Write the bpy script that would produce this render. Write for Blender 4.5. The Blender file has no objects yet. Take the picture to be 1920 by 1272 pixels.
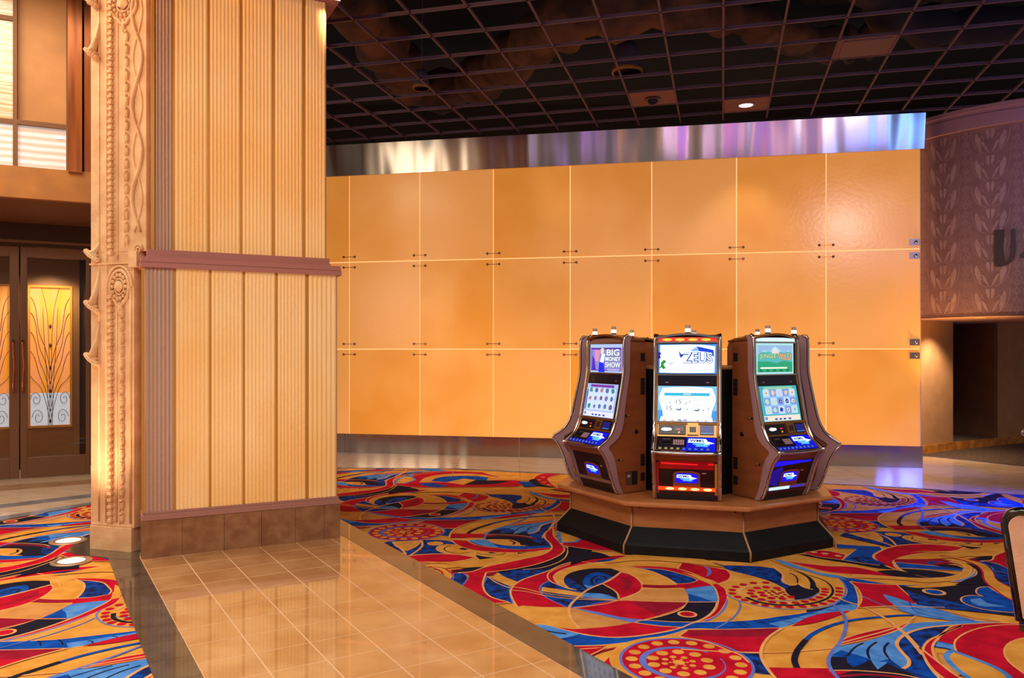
import bpy, bmesh, math, random
from mathutils import Vector, Matrix
from mathutils.geometry import tessellate_polygon
random.seed(7)
S = bpy.context.scene
COL = S.collection
PI = math.pi
# ------------------------------------------------------------------ camera
H, F, HY, CX = 1.65, 1493.0, 658.0, 960.0          # eye height, focal length in px, horizon row, centre column (1920x1272)
cd = bpy.data.cameras.new('camera')
cam = bpy.data.objects.new('camera', cd); COL.objects.link(cam)
cam.location = (0, 0, H); cam.rotation_euler = (PI/2, 0, 0)
cd.sensor_width = 36; cd.lens = 36*F/1920; cd.shift_y = (HY-636)/1920
cd.clip_end = 200
S.camera = cam
# ------------------------------------------------------------------ light and exposure
S.view_settings.view_transform = 'Standard'; S.view_settings.look = 'None'
S.view_settings.gamma = 1; S.view_settings.use_curve_mapping = False
S.view_settings.exposure = 0.17
w = bpy.data.worlds.new('world'); S.world = w; w.use_nodes = True
w.node_tree.nodes['Background'].inputs[0].default_value = (0.56, 0.47, 0.43, 1)
w.node_tree.nodes['Background'].inputs[1].default_value = 0.36

def area(name, loc, rot, size, size_y, energy, color):
    l = bpy.data.lights.new(name, 'AREA'); l.shape = 'RECTANGLE'; l.size = size; l.size_y = size_y
    l.energy = energy; l.color = color
    if name == 'header_streak_light': l.spread = math.radians(38)
    o = bpy.data.objects.new(name, l); COL.objects.link(o); o.location = loc; o.rotation_euler = rot
    return o
def spot(name, loc, target, energy, color, angle=70, blend=0.6, radius=0.06):
    l = bpy.data.lights.new(name, 'SPOT'); l.energy = energy; l.color = color
    l.spot_size = math.radians(angle); l.spot_blend = blend; l.shadow_soft_size = radius
    o = bpy.data.objects.new(name, l); COL.objects.link(o); o.location = loc
    o.rotation_euler = (Vector(target)-Vector(loc)).to_track_quat('-Z', 'Y').to_euler()
    return o
WARM = (1.0, 0.86, 0.68)
area('ceiling_light_behind', (-1.0, 1.5, 4.85), (0, 0, 0), 6.0, 3.0, 280, (1.0, 0.93, 0.82))
area('ceiling_light_left', (-5.6, 6.5, 5.6), (0, 0, 0), 3.0, 3.0, 250, WARM)
area('ceiling_light_right', (5.5, 3.2, 4.85), (0, 0, 0), 3.5, 3.0, 90, (1.0, 0.88, 0.84))
area('lobby_light', (-7.6, 2.5, 3.2), (math.radians(78), 0, math.radians(-52)), 2.5, 2.5, 95, (1.0, 0.78, 0.50))
spot('blue_fill_spot', (8.2, 6.6, 4.4), (5.1, 8.5, 0.0), 3600, (0.05, 0.08, 1.0), 30, 1.0, 0.3)  # added blue spot for the blue patch on the right carpet
spot('blue_fill_spot', (7.9, 6.0, 4.2), (5.75, 11.2, 0.2), 1500, (0.1, 0.16, 1.0), 15, 1.0, 0.3)  # added blue spot aimed at the kickplate's right end
spot('purple_fill_spot', (3.5, 2.2, 4.6), (7.7, 11.2, 3.8), 420, (0.66, 0.48, 1.0), 22, 1.0, 0.3)  # added purple spot tinting the round wall, no sign behind it
spot('column_low_fill', (-2.1, 5.2, 0.3), (-2.2, 6.9, 2.2), 20, (0.95, 0.85, 0.85), 90, 1.0, 0.4)  # added unseen fill brightening the column's lower face

for (x, c, e_, wd) in ((-9.5, (0.35, 0.2, 0.6), 60, 0.8), (-7.0, (1.0, 0.5, 0.15), 150, 0.7), (-5.2, (1.0, 0.42, 0.06), 150, 0.6), (-3.1, (1.0, 0.8, 0.9), 150, 0.2), (-1.9, (0.5, 0.22, 1.0), 200, 0.6), (-0.3, (1.0, 0.4, 0.1), 90, 0.7), (0.9, (0.9, 0.75, 1.0), 110, 0.15), (1.5, (0.8, 0.08, 0.5), 100, 0.4), (2.2, (0.3, 0.2, 1.0), 80, 0.4), (3.2, (0.7, 0.3, 0.5), 110, 0.6), (4.9, (0.3, 0.32, 1.0), 230, 0.8), (6.0, (0.1, 0.3, 1.0), 330, 0.4)):
    area('header_streak_light', (x, 1.0, 4.3), (math.radians(90), 0, 0), wd, 1.3, e_*0.0038, c)  # added, unseen strip lights that put coloured streaks on the steel header

for x, e_ in ((-1.5, 620), (1.2, 560), (3.8, 380)):
    spot('back_wall_fill', (x, 6.7, 4.95), (x+0.5, 12.0-0.2*x, 0.0), e_, (1.0, 0.86, 0.68), 46, 1.0, 0.1)  # added out-of-view fill brightening the marble strip before the back wall
spot('back_wall_fill', (4.6, 2.6, 4.8), (4.3, 11.4, 2.2), 420, (1.0, 0.76, 0.70), 40, 1.0, 0.3)  # added pinkish fill paling the right-hand wall panels
spot('blue_fill_spot', (5.9, 4.2, 1.3), (5.7, 11.3, 0.25), 300, (0.1, 0.16, 1.0), 9, 1.0, 0.15)  # added low blue spot grazing the kickplate for a blue sheen
spot('edge_glow', (6.15, 10.9, 0.9), (6.2, 11.9, 3.0), 240, (1.0, 0.5, 0.1), 100, 1.0, 0.1)  # added orange spot making the glow on the round wall's left edge

spot('column_top_fill', (-3.6, 2.6, 6.2), (-2.3, 6.5, 4.6), 420, (1.0, 0.52, 0.12), 50, 1.0, 0.3)  # added orange fill warming the column's upper face

# ------------------------------------------------------------------ materials
def lin(c):
    return tuple((x/255/12.92 if x/255 <= 0.04045 else ((x/255+0.055)/1.055)**2.4) for x in c)
MATS = {}
def mat(name, rgb, rough=0.6, metal=0.0, noise=None, nscale=8.0, bump=0.0, bscale=60, emis=None, estr=0.0, coat=0.0, stretch=None, spec=0.5, trans=0.0, alpha=None):
    """rgb sRGB 0-255; noise = second sRGB colour mixed in by a noise texture"""
    if name in MATS: return MATS[name]
    m = bpy.data.materials.new(name); m.use_nodes = True
    nt = m.node_tree; b = nt.nodes['Principled BSDF']
    b.inputs['Base Color'].default_value = (*lin(rgb), 1)
    b.inputs['Roughness'].default_value = rough
    b.inputs['Metallic'].default_value = metal
    b.inputs['Coat Weight'].default_value = coat
    b.inputs['Specular IOR Level'].default_value = spec
    b.inputs['Transmission Weight'].default_value = trans
    if alpha is not None: b.inputs['Alpha'].default_value = alpha
    tc = nt.nodes.new('ShaderNodeTexCoord'); mp = nt.nodes.new('ShaderNodeMapping')
    nt.links.new(tc.outputs['Object'], mp.inputs[0])
    if stretch: mp.inputs['Scale'].default_value = stretch
    if noise:
        n = nt.nodes.new('ShaderNodeTexNoise'); n.inputs['Scale'].default_value = nscale; n.inputs['Detail'].default_value = 6
        r = nt.nodes.new('ShaderNodeValToRGB')
        r.color_ramp.elements[0].position = 0.38; r.color_ramp.elements[1].position = 0.62
        r.color_ramp.elements[0].color = (*lin(rgb), 1); r.color_ramp.elements[1].color = (*lin(noise), 1)
        nt.links.new(mp.outputs[0], n.inputs['Vector']); nt.links.new(n.outputs['Fac'], r.inputs[0])
        nt.links.new(r.outputs[0], b.inputs['Base Color'])
        if estr and emis == 'base': nt.links.new(r.outputs[0], b.inputs['Emission Color'])
    if estr:
        if emis != 'base': b.inputs['Emission Color'].default_value = (*lin(emis or rgb), 1)
        b.inputs['Emission Strength'].default_value = estr
    if bump:
        n2 = nt.nodes.new('ShaderNodeTexNoise'); n2.inputs['Scale'].default_value = bscale; n2.inputs['Detail'].default_value = 4
        bp = nt.nodes.new('ShaderNodeBump'); bp.inputs['Strength'].default_value = bump; bp.inputs['Distance'].default_value = 0.01
        nt.links.new(mp.outputs[0], n2.inputs['Vector']); nt.links.new(n2.outputs['Fac'], bp.inputs['Height'])
        nt.links.new(bp.outputs[0], b.inputs['Normal'])
    MATS[name] = m
    return m
def glow(rgb, s=1.0):
    k = 'glow_%d_%d_%d_%d' % (*rgb, int(s*100))
    if k in MATS: return MATS[k]
    m = bpy.data.materials.new(k); m.use_nodes = True; nt = m.node_tree
    b = nt.nodes['Principled BSDF']
    b.inputs['Base Color'].default_value = (0.01, 0.01, 0.01, 1); b.inputs['Roughness'].default_value = 0.25
    b.inputs['Emission Color'].default_value = (*lin(rgb), 1); b.inputs['Emission Strength'].default_value = s
    MATS[k] = m
    return m

# ------------------------------------------------------------------ mesh helpers
class MB:
    """collects faces with materials, then links ONE mesh object"""
    def __init__(s): s.v = []; s.f = []; s.m = []; s.mats = []; s.sm = []
    def mi(s, m):
        if m not in s.mats: s.mats.append(m)
        return s.mats.index(m)
    def add(s, vs, fs, m, smooth=False):
        b = len(s.v); s.v += [tuple(v) for v in vs]; i = s.mi(m)
        for f in fs: s.f.append([b+k for k in f]); s.m.append(i); s.sm.append(smooth)
    def box(s, x0, x1, y0, y1, z0, z1, m, T=None):
        vs = [Vector((x, y, z)) for x in (x0, x1) for y in (y0, y1) for z in (z0, z1)]
        if T: vs = [T @ v if isinstance(T, Matrix) else T(v) for v in vs]
        s.add(vs, [(0,1,3,2),(4,6,7,5),(0,4,5,1),(2,3,7,6),(0,2,6,4),(1,5,7,3)], m)
    def prism(s, pts, z0, z1, m, T=None):
        """pts plan polygon (x,y) extruded z0..z1"""
        n = len(pts)
        vs = [Vector((p[0], p[1], z0)) for p in pts] + [Vector((p[0], p[1], z1)) for p in pts]
        if T: vs = [T @ v if isinstance(T, Matrix) else T(v) for v in vs]
        fs = [(i, (i+1) % n, n+(i+1) % n, n+i) for i in range(n)]
        tr = tessellate_polygon([[Vector((p[0], p[1], 0)) for p in pts]])
        fs += [tuple(t) for t in tr] + [tuple(n+k for k in reversed(t)) for t in tr]
        s.add(vs, fs, m)
    def tube(s, path, r, m, n=8, cap=True):
        path = [Vector(p) for p in path]; rr = r if isinstance(r, (list, tuple)) else [r]*len(path)
        vs = []; fs = []
        up = Vector((0, 0, 1))
        for i, p in enumerate(path):
            d = (path[min(i+1, len(path)-1)]-path[max(i-1, 0)]).normalized()
            a = d.cross(up) if abs(d.dot(up)) < 0.95 else d.cross(Vector((1, 0, 0)))
            if i and a.dot(la) < 0: a = -a
            a.normalize(); la = a
            c = d.cross(a).normalized()
            for k in range(n):
                t = 2*PI*k/n; vs.append(p+(a*math.cos(t)+c*math.sin(t))*rr[i])
        for i in range(len(path)-1):
            for k in range(n): fs.append((i*n+k, i*n+(k+1) % n, (i+1)*n+(k+1) % n, (i+1)*n+k))
        if cap: fs += [tuple(range(n-1, -1, -1)), tuple((len(path)-1)*n+k for k in range(n))]
        s.add(vs, fs, m, True)
    def lathe(s, prof, m, n=20, T=None, smooth=True):
        """prof (r,z) list spun about z"""
        vs = [Vector((r*math.cos(2*PI*k/n), r*math.sin(2*PI*k/n), z)) for r, z in prof for k in range(n)]
        if T: vs = [T @ v if isinstance(T, Matrix) else T(v) for v in vs]
        fs = []
        for i in range(len(prof)-1):
            for k in range(n): fs.append((i*n+k, i*n+(k+1) % n, (i+1)*n+(k+1) % n, (i+1)*n+k))
        fs += [tuple(range(n-1, -1, -1)), tuple((len(prof)-1)*n+k for k in range(n))]
        s.add(vs, fs, m, smooth)
    def ball(s, c, r, m, n=12, T=None):
        rx, ry, rz = r if isinstance(r, (list, tuple)) else (r, r, r)
        vs = []; fs = []; h = n//2
        for i in range(1, h):
            for k in range(n):
                a = PI*i/h; t = 2*PI*k/n
                vs.append(Vector((c[0]+rx*math.sin(a)*math.cos(t), c[1]+ry*math.sin(a)*math.sin(t), c[2]+rz*math.cos(a))))
        vs += [Vector((c[0], c[1], c[2]+rz)), Vector((c[0], c[1], c[2]-rz))]
        for i in range(h-2):
            for k in range(n): fs.append((i*n+k, (i+1)*n+k, (i+1)*n+(k+1) % n, i*n+(k+1) % n))
        t = (h-1)*n
        for k in range(n): fs.append((t, k, (k+1) % n)); fs.append((t+1, (h-2)*n+(k+1) % n, (h-2)*n+k))
        if T: vs = [T @ v if isinstance(T, Matrix) else T(v) for v in vs]
        s.add(vs, fs, m, True)
    def mesh(s, name):
        me = bpy.data.meshes.new(name); me.from_pydata(s.v, [], s.f)
        for m in s.mats: me.materials.append(m)
        me.polygons.foreach_set('material_index', s.m); me.polygons.foreach_set('use_smooth', s.sm)
        me.update(); bm = bmesh.new(); bm.from_mesh(me)
        bmesh.ops.recalc_face_normals(bm, faces=bm.faces) if not getattr(s, 'keep', False) else None
        bm.to_mesh(me); bm.free()
        return me
    def build(s, name, parent=None, loc=None, rz=0, bevel=0):
        o = bpy.data.objects.new(name, s.mesh(name)); COL.objects.link(o)
        if parent: o.parent = parent
        if loc: o.location = loc
        if rz: o.rotation_euler[2] = rz
        if bevel:
            b = o.modifiers.new('bevel', 'BEVEL'); b.width = bevel; b.segments = 2; b.limit_method = 'ANGLE'; b.harden_normals = False
        return o
def tag(o, label, cat, group=None, kind=None):
    if label: o['label'] = label
    if cat: o['category'] = cat
    if group: o['group'] = group
    if kind: o['kind'] = kind
    return o
def empty(name, loc, rz=0):
    o = bpy.data.objects.new(name, None); COL.objects.link(o); o.location = loc; o.rotation_euler[2] = rz; return o
def struct(o): o['kind'] = 'structure'; return o
def G(px, py, z=0.0):
    """ground (or height z) point whose picture position is px,py"""
    Y = (H-z)*F/(py-HY); return Vector(((px-CX)*Y/F, Y, z))
def catmull(pts, closed=True, n=6, corner=50):
    P = [Vector(p) for p in pts]; N = len(P); out = []
    def is_c(i):
        if not closed and (i <= 0 or i >= N-1): return True
        a = P[i]-P[(i-1) % N]; b = P[(i+1) % N]-P[i]
        if a.length < 1e-9 or b.length < 1e-9: return True
        return math.degrees(a.angle(b)) > corner
    cs = [is_c(i) for i in range(N)]
    for i in range(N if closed else N-1):
        p1, p2 = P[i], P[(i+1) % N]
        d = p2-p1
        def tan(j, one):
            a = P[j]-P[(j-1) % N]; b = P[(j+1) % N]-P[j]
            t = (a.normalized()+b.normalized())
            return t.normalized()*d.length if t.length > 1e-6 else one
        m1 = d if cs[i] else tan(i, d)
        m2 = d if cs[(i+1) % N] else tan((i+1) % N, d)
        for k in range(n):
            t = k/n; t2 = t*t; t3 = t2*t
            out.append(p1*(2*t3-3*t2+1)+m1*(t3-2*t2+t)+p2*(-2*t3+3*t2)+m2*(t3-t2))
    if not closed: out.append(P[-1])
    return out
def text_polys(txt, font_extrude=0.0, bold=0.0):
    """the outline of a word as flat triangles in unit height: verts, faces, width"""
    c = bpy.data.curves.new('t', 'FONT'); c.body = txt; c.size = 1; c.offset = bold; c.resolution_u = 3
    o = bpy.data.objects.new('t', c); COL.objects.link(o)
    dg = bpy.context.evaluated_depsgraph_get()
    me = bpy.data.meshes.new_from_object(o.evaluated_get(dg))
    vs = [v.co.copy() for v in me.vertices]; fs = [tuple(p.vertices) for p in me.polygons]
    bpy.data.objects.remove(o); bpy.data.curves.remove(c); bpy.data.meshes.remove(me)
    x0 = min(v.x for v in vs); x1 = max(v.x for v in vs); y0 = min(v.y for v in vs); y1 = max(v.y for v in vs)
    vs = [((v.x-x0)/(x1-x0), (v.y-y0)/(y1-y0)) for v in vs]
    return vs, fs
TXT = {}
def put_text(mb, txt, fn, x0, x1, y0, y1, n, m, bold=0.0):
    k = (txt, bold)
    if k not in TXT: TXT[k] = text_polys(txt, 0, bold)
    vs, fs = TXT[k]
    mb.add([fn(x0+a*(x1-x0), y0+b*(y1-y0), n) for a, b in vs], fs, m)
# ------------------------------------------------------------------ carpet: one woven repeat, laid on its half-drop lattice
TH = math.radians(31.22)
EU = Vector((math.cos(TH), math.sin(TH))); EV = Vector((-math.sin(TH), math.cos(TH)))
def crop(ox, oy, sc):
    def f(x, y):
        p = G(ox+x/sc, oy+y/sc); return (p.x, p.y)
    return f
c1 = crop(980, 1030, 5.256); c2 = crop(1290, 1030, 5.256); c3 = crop(1600, 1030, 5.256)
c4 = crop(1560, 900, 5.333); c5 = crop(640, 930, 4.571); c6 = crop(640, 870, 4.364)
def cm(name, a, b, sc=14, amt=0.45):
    return mat('carpet_'+name, a, 0.95, 0, b, sc, 0.25, 300, spec=0.1)
CG = cm('gold', (232, 164, 74), (214, 142, 54), 6); CT = cm('tan', (216, 150, 84), (200, 134, 70), 7)
CR = cm('red', (206, 16, 46), (176, 8, 40), 7); CM_ = cm('maroon', (160, 22, 50), (142, 16, 44), 9)
CN = cm('navy', (34, 28, 48), (26, 24, 40), 12); CD = cm('mottled_blue', (24, 26, 60), (8, 70, 170), 16)
CB = cm('blue', (10, 84, 184), (6, 62, 156), 12); CL = cm('light_blue', (92, 150, 222), (66, 128, 208), 12)
CP = cm('periwinkle', (104, 124, 206), (92, 112, 196), 12); CS = cm('line', (240, 172, 104), (230, 158, 92), 12)
SH = []      # (material, list of triangles) in floor coordinates, in weaving order
def tri(pts):
    return [tuple(t) for t in tessellate_polygon([[Vector((p[0], p[1], 0)) for p in pts]])]
def P(m, c, pts, line=None, lw=0.011, sm=6, corner=50):
    q = catmull([Vector(c(*p)) for p in pts], True, sm, corner)
    SH.append((m, q, tri(q)))
    if line: Lq(line, q+[q[0]], lw)
def Lq(m, q, wd):
    n = len(q); vs = []
    for i, p in enumerate(q):
        d = q[min(i+1, n-1)]-q[max(i-1, 0)]
        if d.length < 1e-9: d = Vector((1, 0))
        d.normalize(); nn = Vector((-d.y, d.x)); k = wd if not callable(wd) else wd(i/(n-1))
        vs += [p+nn*k/2, p-nn*k/2]
    SH.append((m, vs, [(2*i, 2*i+2, 2*i+3, 2*i+1) for i in range(n-1)]))
def Ln(m, c, pts, wd=0.011):
    Lq(m, catmull([Vector(c(*p)) for p in pts], False, 7, 70), wd)
def O(m, cen, r, n=24, e=1.0, rot=0):
    cen = Vector(cen)
    q = []
    for k in range(n):
        a = 2*PI*k/n; v = Vector((math.cos(a)*r, math.sin(a)*r*e)); v.rotate(Matrix.Rotation(rot, 2)); q.append(cen+v)
    SH.append((m, q, [tuple(range(n))]))
def dots(m, c, pts, r):
    for p in pts: O(m, c(*p), r, 12)
# --- dark fields between the swirls
P(CD, c5, [(1250,645),(1500,620),(1700,575),(1860,510),(1920,440),(2060,400),(2060,560),(1920,600),(1700,655),(1550,715),(1480,770),(1450,820),(1470,914),(1350,900),(1250,840),(1215,770),(1245,690)], CP)
P(CN, c5, [(1500,622),(1700,577),(1860,510),(1920,440),(2060,400),(2140,440),(2060,560),(1920,600),(1780,620)])
P(CG, c5, [(1250,650),(1340,648),(1400,685),(1530,735),(1490,778),(1380,740),(1270,685)])
Ln(CS, c5, [(1250,680),(1330,735),(1400,765),(1470,790)])
Ln(CS, c1, [(440,-40),(440,30),(400,90),(300,140),(150,178),(0,190)])
# --- swirl with the red lens
O1 = [(1000,52),(850,58),(700,75),(550,102),(400,140),(250,205),(100,255),(0,290),(-90,350),(-120,406),(-100,480),(-50,560),(0,615),(100,680),(250,740),(400,780),(600,825),(850,855),(1100,845),(1400,800),(1560,762),(1700,712),(1840,650),(1930,590),(2000,520),(2018,450),(1990,380),(1920,330),(1800,270),(1629,215),(1500,120),(1280,95)]
P(CR, c1, O1, CS, 0.014)
P(CD, c1, [(700,110),(900,82),(1050,75),(1280,98),(1000,112),(780,122)])
P(CG, c1, [(760,128),(900,112),(1100,100),(1280,100),(1450,105),(1520,122),(1560,160),(1580,192),(1400,172),(1000,158)])
P(CD, c1, [(260,300),(180,350),(170,400),(200,440),(300,500),(450,565),(600,550),(800,510),(930,490),(940,460),(600,420),(500,390),(350,340)], CP)
P(CG, c1, [(190,362),(180,405),(330,425),(480,445),(600,462),(600,425),(430,395)])
P(CG, c1, [(860,112),(700,125),(550,150),(380,200),(310,250),(320,300),(380,350),(470,385),(540,394),(430,352),(405,290),(440,240),(550,200),(700,182),(870,182),(970,215),(1100,262),(1160,312),(1178,350),(1150,410),(1050,460),(950,490),(1200,505),(1620,510),(1637,450),(1600,390),(1500,330),(1400,265),(1200,190),(1020,155)], CS)
P(CT, c1, [(1170,380),(1600,385),(1636,450),(1620,508),(1250,500),(960,490),(1080,450)])
P(CD, c1, [(1060,172),(1250,180),(1400,195),(1560,235),(1682,272),(1730,300),(1640,325),(1520,332),(1400,262),(1200,190)], CS)
P(CR, c1, [(1000,162),(1250,160),(1500,180),(1700,225),(1850,290),(1800,310),(1682,262),(1500,205),(1250,175)])
P(CN, c1, [(405,290),(440,240),(550,200),(700,180),(870,180),(970,215),(880,272),(790,330),(900,400),(938,440),(942,485),(800,440),(620,420),(500,390),(430,345)])
P(CD, c1, [(415,262),(500,300),(570,345),(640,390),(560,395),(500,385),(430,345),(410,300)])
P(CB, c1, [(600,340),(600,290),(650,240),(740,215),(820,235),(885,270),(800,330),(740,352),(660,375)])
Ln(CN, c1, [(690,335),(680,290),(730,255),(800,258),(830,285)], 0.02)
Ln(CN, c1, [(730,320),(730,290),(770,275)], 0.015)
P(CL, c1, [(600,340),(650,350),(735,352),(645,385)])
P(CL, c1, [(580,452),(620,420),(800,432),(942,482),(750,475)])
P(CR, c1, [(970,215),(1040,232),(1100,260),(1160,310),(1180,350),(1160,400),(1050,452),(945,482),(938,435),(900,395),(850,365),(785,330),(880,275)], CS, 0.013)
P(CM_, c1, [(980,260),(1080,310),(1040,380),(980,400),(1000,350)])
P(CM_, c1, [(1180,338),(1350,345),(1500,343),(1682,318),(1760,285),(1870,345),(1740,368),(1600,368),(1400,375),(1180,368)])
P(CR, c1, [(1500,343),(1682,318),(1760,285),(1870,345),(1740,368),(1510,372)])
P(CL, c2, [(-30,385),(100,365),(230,350),(275,400),(292,450),(292,508),(100,505),(5,505),(0,440)])
P(CB, c2, [(-35,380),(0,440),(10,505),(250,508),(100,455),(5,430)])
P(CN, c2, [(-8,512),(100,512),(285,510),(270,560),(200,640),(80,700),(0,712),(-200,706),(-440,690),(-230,640),(-70,580)], CS)
P(CR, c1, [(950,495),(1200,502),(1620,512),(1590,545),(1500,590),(1300,660),(1190,687),(1000,668),(700,605),(500,568),(700,545),(850,520)], CS)
P(CM_, c1, [(1060,505),(1620,514),(1580,550),(1500,590),(1330,648),(1200,580)])
P(CG, c1, [(0,545),(200,560),(450,565),(700,625),(900,670),(1100,710),(900,745),(700,765),(480,775),(250,740),(100,680),(0,612),(-52,558)])
P(CT, c1, [(465,570),(700,625),(900,670),(1100,710),(900,745),(700,765),(550,775),(490,690)])
P(CP, c1, [(480,566),(700,602),(1000,664),(1190,687),(1250,700),(1100,712),(900,672),(700,626)])
P(CB, c1, [(1180,690),(1450,704),(1690,708),(1570,758),(1350,745),(1100,712)], CS)
Ln(CS, c1, [(970,215),(850,300),(650,385),(550,460),(460,562),(480,680),(560,770)], 0.018)
Ln(CS, c1, [(560,108),(400,160),(270,215),(245,260),(280,310),(400,360),(530,392)], 0.012)
Ln(CS, c1, [(-140,360),(0,375),(180,418),(500,462),(930,490)], 0.012)
Ln(CS, c1, [(-140,395),(0,403),(220,447),(500,480),(930,494)], 0.012)
Ln(CS, c1, [(540,108),(700,130),(900,170),(1100,230)], 0.01)
# red ring on its right and the red lobe
P(CR, c2, [(-60,120),(0,132),(200,162),(380,195),(420,240),(400,290),(290,335),(200,310),(100,250),(0,212),(-100,185)], CS)
P(CP, c2, [(150,158),(205,175),(228,205),(215,245),(180,262),(195,220),(185,185)])
P(CR, c2, [(150,275),(235,300),(300,335),(360,375),(385,425),(388,480),(350,560),(280,640),(150,700),(0,752),(-60,760),(20,738),(130,690),(240,620),(295,520),(292,440),(235,345),(100,282)], CS)
P(CP, c2, [(388,470),(392,510),(360,590),(290,650),(190,705),(60,768),(-20,785),(-80,770),(20,745),(150,700),(280,640),(350,560)])
P(CG, c2, [(100,250),(200,290),(280,330),(230,345),(100,282),(0,240),(-60,215)])
O(CS, c1(1622,630), 0.062, 24); O(CR, c1(1622,630), 0.045, 24)
O(CS, c1(568,42), 0.066, 24); O(CB, c1(568,42), 0.043, 24)
# --- blue sweep below
P(CB, c1, [(40,735),(200,735),(400,785),(570,825),(850,858),(1100,850),(1400,805),(1560,765),(1700,712),(1870,705),(2230,690),(2530,650),(2800,610),(3030,545),(3130,490),(3190,420),(3170,340),(3100,270),(3240,300),(3290,400),(3310,520),(3270,590),(3030,610),(2830,670),(2530,768),(2030,782),(1640,778),(1500,820),(1300,862),(1000,912),(700,938),(360,942),(200,870),(40,770)], CS)
P(CL, c1, [(40,735),(200,735),(400,785),(570,825),(420,860),(250,885),(40,772)])
Ln(CN, c1, [(40,770),(200,790),(320,810),(430,825)], 0.018)
Ln(CN, c1, [(220,870),(420,875),(560,850)], 0.012)
P(CL, c2, [(800,722),(1000,680),(1300,600),(1500,540),(1670,532),(1645,585),(1500,600),(1250,660),(1040,720),(930,765)])
for a in [(480,700,620,745),(640,690,800,735),(940,700,1040,720),(1060,662,1170,680),(1200,625,1320,640),(1370,590,1480,600),(1530,540,1620,552)]:
    Ln(CN, c2, [(a[0],a[1]),((a[0]+a[2])/2,(a[1]+a[3])/2-4),(a[2],a[3])], 0.009)
P(CR, c1, [(360,948),(600,948),(830,942),(700,975),(500,1032),(440,1010)])
dots(CG, c1, [(440,975)], 0.03)
# --- gold field with the dotted pod
P(CD, c2, [(200,105),(350,150),(700,160),(850,180),(930,240),(940,320),(1010,350),(1080,330),(1220,390),(1240,340),(1295,390),(1270,440),(1170,485),(1060,492),(940,380),(800,310),(600,250),(400,200)], CS)
P(CN, c2, [(960,385),(1080,335),(1220,390),(1240,340),(1295,390),(1270,440),(1170,485),(1060,492)])
P(CG, c2, [(820,150),(900,200),(930,235),(940,290),(960,320),(1010,350),(1060,345),(1078,322),(1090,335),(1150,370),(1222,388),(1232,340),(1160,250),(1000,190)], CS)
Ln(CN, c2, [(1000,225),(1050,250),(1075,280),(1080,322)], 0.012)
Ln(CN, c2, [(1000,200),(1100,225),(1180,265),(1225,315),(1235,385)], lambda t: 0.008+0.035*t)
Ln(CP, c2, [(380,440),(450,480),(700,550),(900,578),(1150,580),(1350,552),(1500,490),(1552,420),(1540,335),(1500,290)], 0.012)
P(CN, c2, [(1165,590),(1300,575),(1430,540),(1300,590),(1170,612)])
Ln(CN, c2, [(570,465),(700,512),(900,541),(1150,535),(1330,495),(1415,440),(1418,370),(1340,300),(1150,235),(800,95)], lambda t: 0.025*(1-t)+0.006)
Ln(CS, c2, [(520,440),(505,400),(560,365),(700,345),(820,345)], 0.03)
Ln(CP, c2, [(660,495),(900,500),(1060,492),(1200,470),(1290,420)], 0.009)
dots(CR, c2, [(437,393),(437,427),(490,462),(560,492),(655,522),(760,545),(885,558),(1005,562),(1130,557),(1240,545),(1330,527),(1410,503),(1455,475),(1485,443),(1490,410),(1490,378),(470,363),(545,340),(645,325),(765,322),
    (625,400),(615,427),(650,457),(725,487),(830,512),(940,522),(1060,520),(1150,508),(1230,488),(1295,467),(1335,440),(1350,413),(1350,385),(680,375),(770,367),(875,377),(720,420),(745,448),(930,478),(820,473),(1015,462)], 0.027)
dots(CM_, c2, [(880,435),(830,405),(900,397),(955,440),(935,415),(800,422),(828,443),(870,460),(925,458),(765,402),(850,420),(905,425)], 0.014)
Ln(CP, c2, [(505,505),(515,560),(450,660),(300,760),(150,820),(0,865)], 0.012)
P(CL, c2, [(840,90),(920,105),(1100,165),(1300,225),(1530,265),(1560,285),(1400,268),(1150,205),(950,145)])
P(CB, c2, [(1500,265),(1682,290),(2000,340),(2300,345),(2500,325),(2300,345),(2000,355),(1682,318),(1540,285)])
P(CR, c2, [(900,98),(1100,128),(1400,160),(1629,168),(1850,210),(2090,272),(1850,262),(1629,242),(1400,222),(1150,165)], CS)
P(CN, c2, [(1080,45),(1200,50),(1400,82),(1629,118),(1900,150),(2130,195),(1900,185),(1629,138),(1400,105),(1200,68)])
P(CR, c2, [(1130,30),(1300,5),(1430,20),(1560,52),(1520,98),(1300,72)], CS)
dots(CS, c2, [(1350,38),(1480,60),(1240,24)], 0.028)
# --- red field, then the dotted flower
P(CR, c2, [(0,785),(400,782),(905,768),(800,855),(745,920),(720,980),(720,1022),(600,1015),(450,1000),(200,920),(0,870),(-90,850)], CS)
P(CM_, c2, [(0,787),(400,784),(900,770),(810,845),(600,860),(300,850),(0,850)])
P(CD, c2, [(470,1015),(720,1020),(730,1090),(780,1180),(825,1228),(700,1215),(600,1195),(590,1110)])
P(CR, c1, [(770,1165),(830,1080),(900,1020),(1100,960),(1300,920),(1460,920),(1440,960),(1200,1000),(1000,1100),(960,1200),(1050,1272),(1080,1320),(960,1320)])
Ln(CM_, c1, [(600,1085),(750,1010),(950,960),(1100,945),(1300,912),(1430,878)], 0.022)
FC = Vector((0.925, 4.235))
O(CG, FC+Vector((-0.03, 0.0)), 0.375, 48); O(CR, FC, 0.345, 48)
q = [FC+Vector((math.cos(a), math.sin(a)))*0.345 for a in [2*PI*k/48 for k in range(49)]]
Lq(CP, q, 0.016)
FI = FC+Vector((-0.02, -0.01))
q = [FI+Vector((math.cos(a), math.sin(a)))*(0.215+0.006*math.cos(a)) for a in [0.7+2*PI*k/48*0.93 for k in range(49)]]
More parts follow.
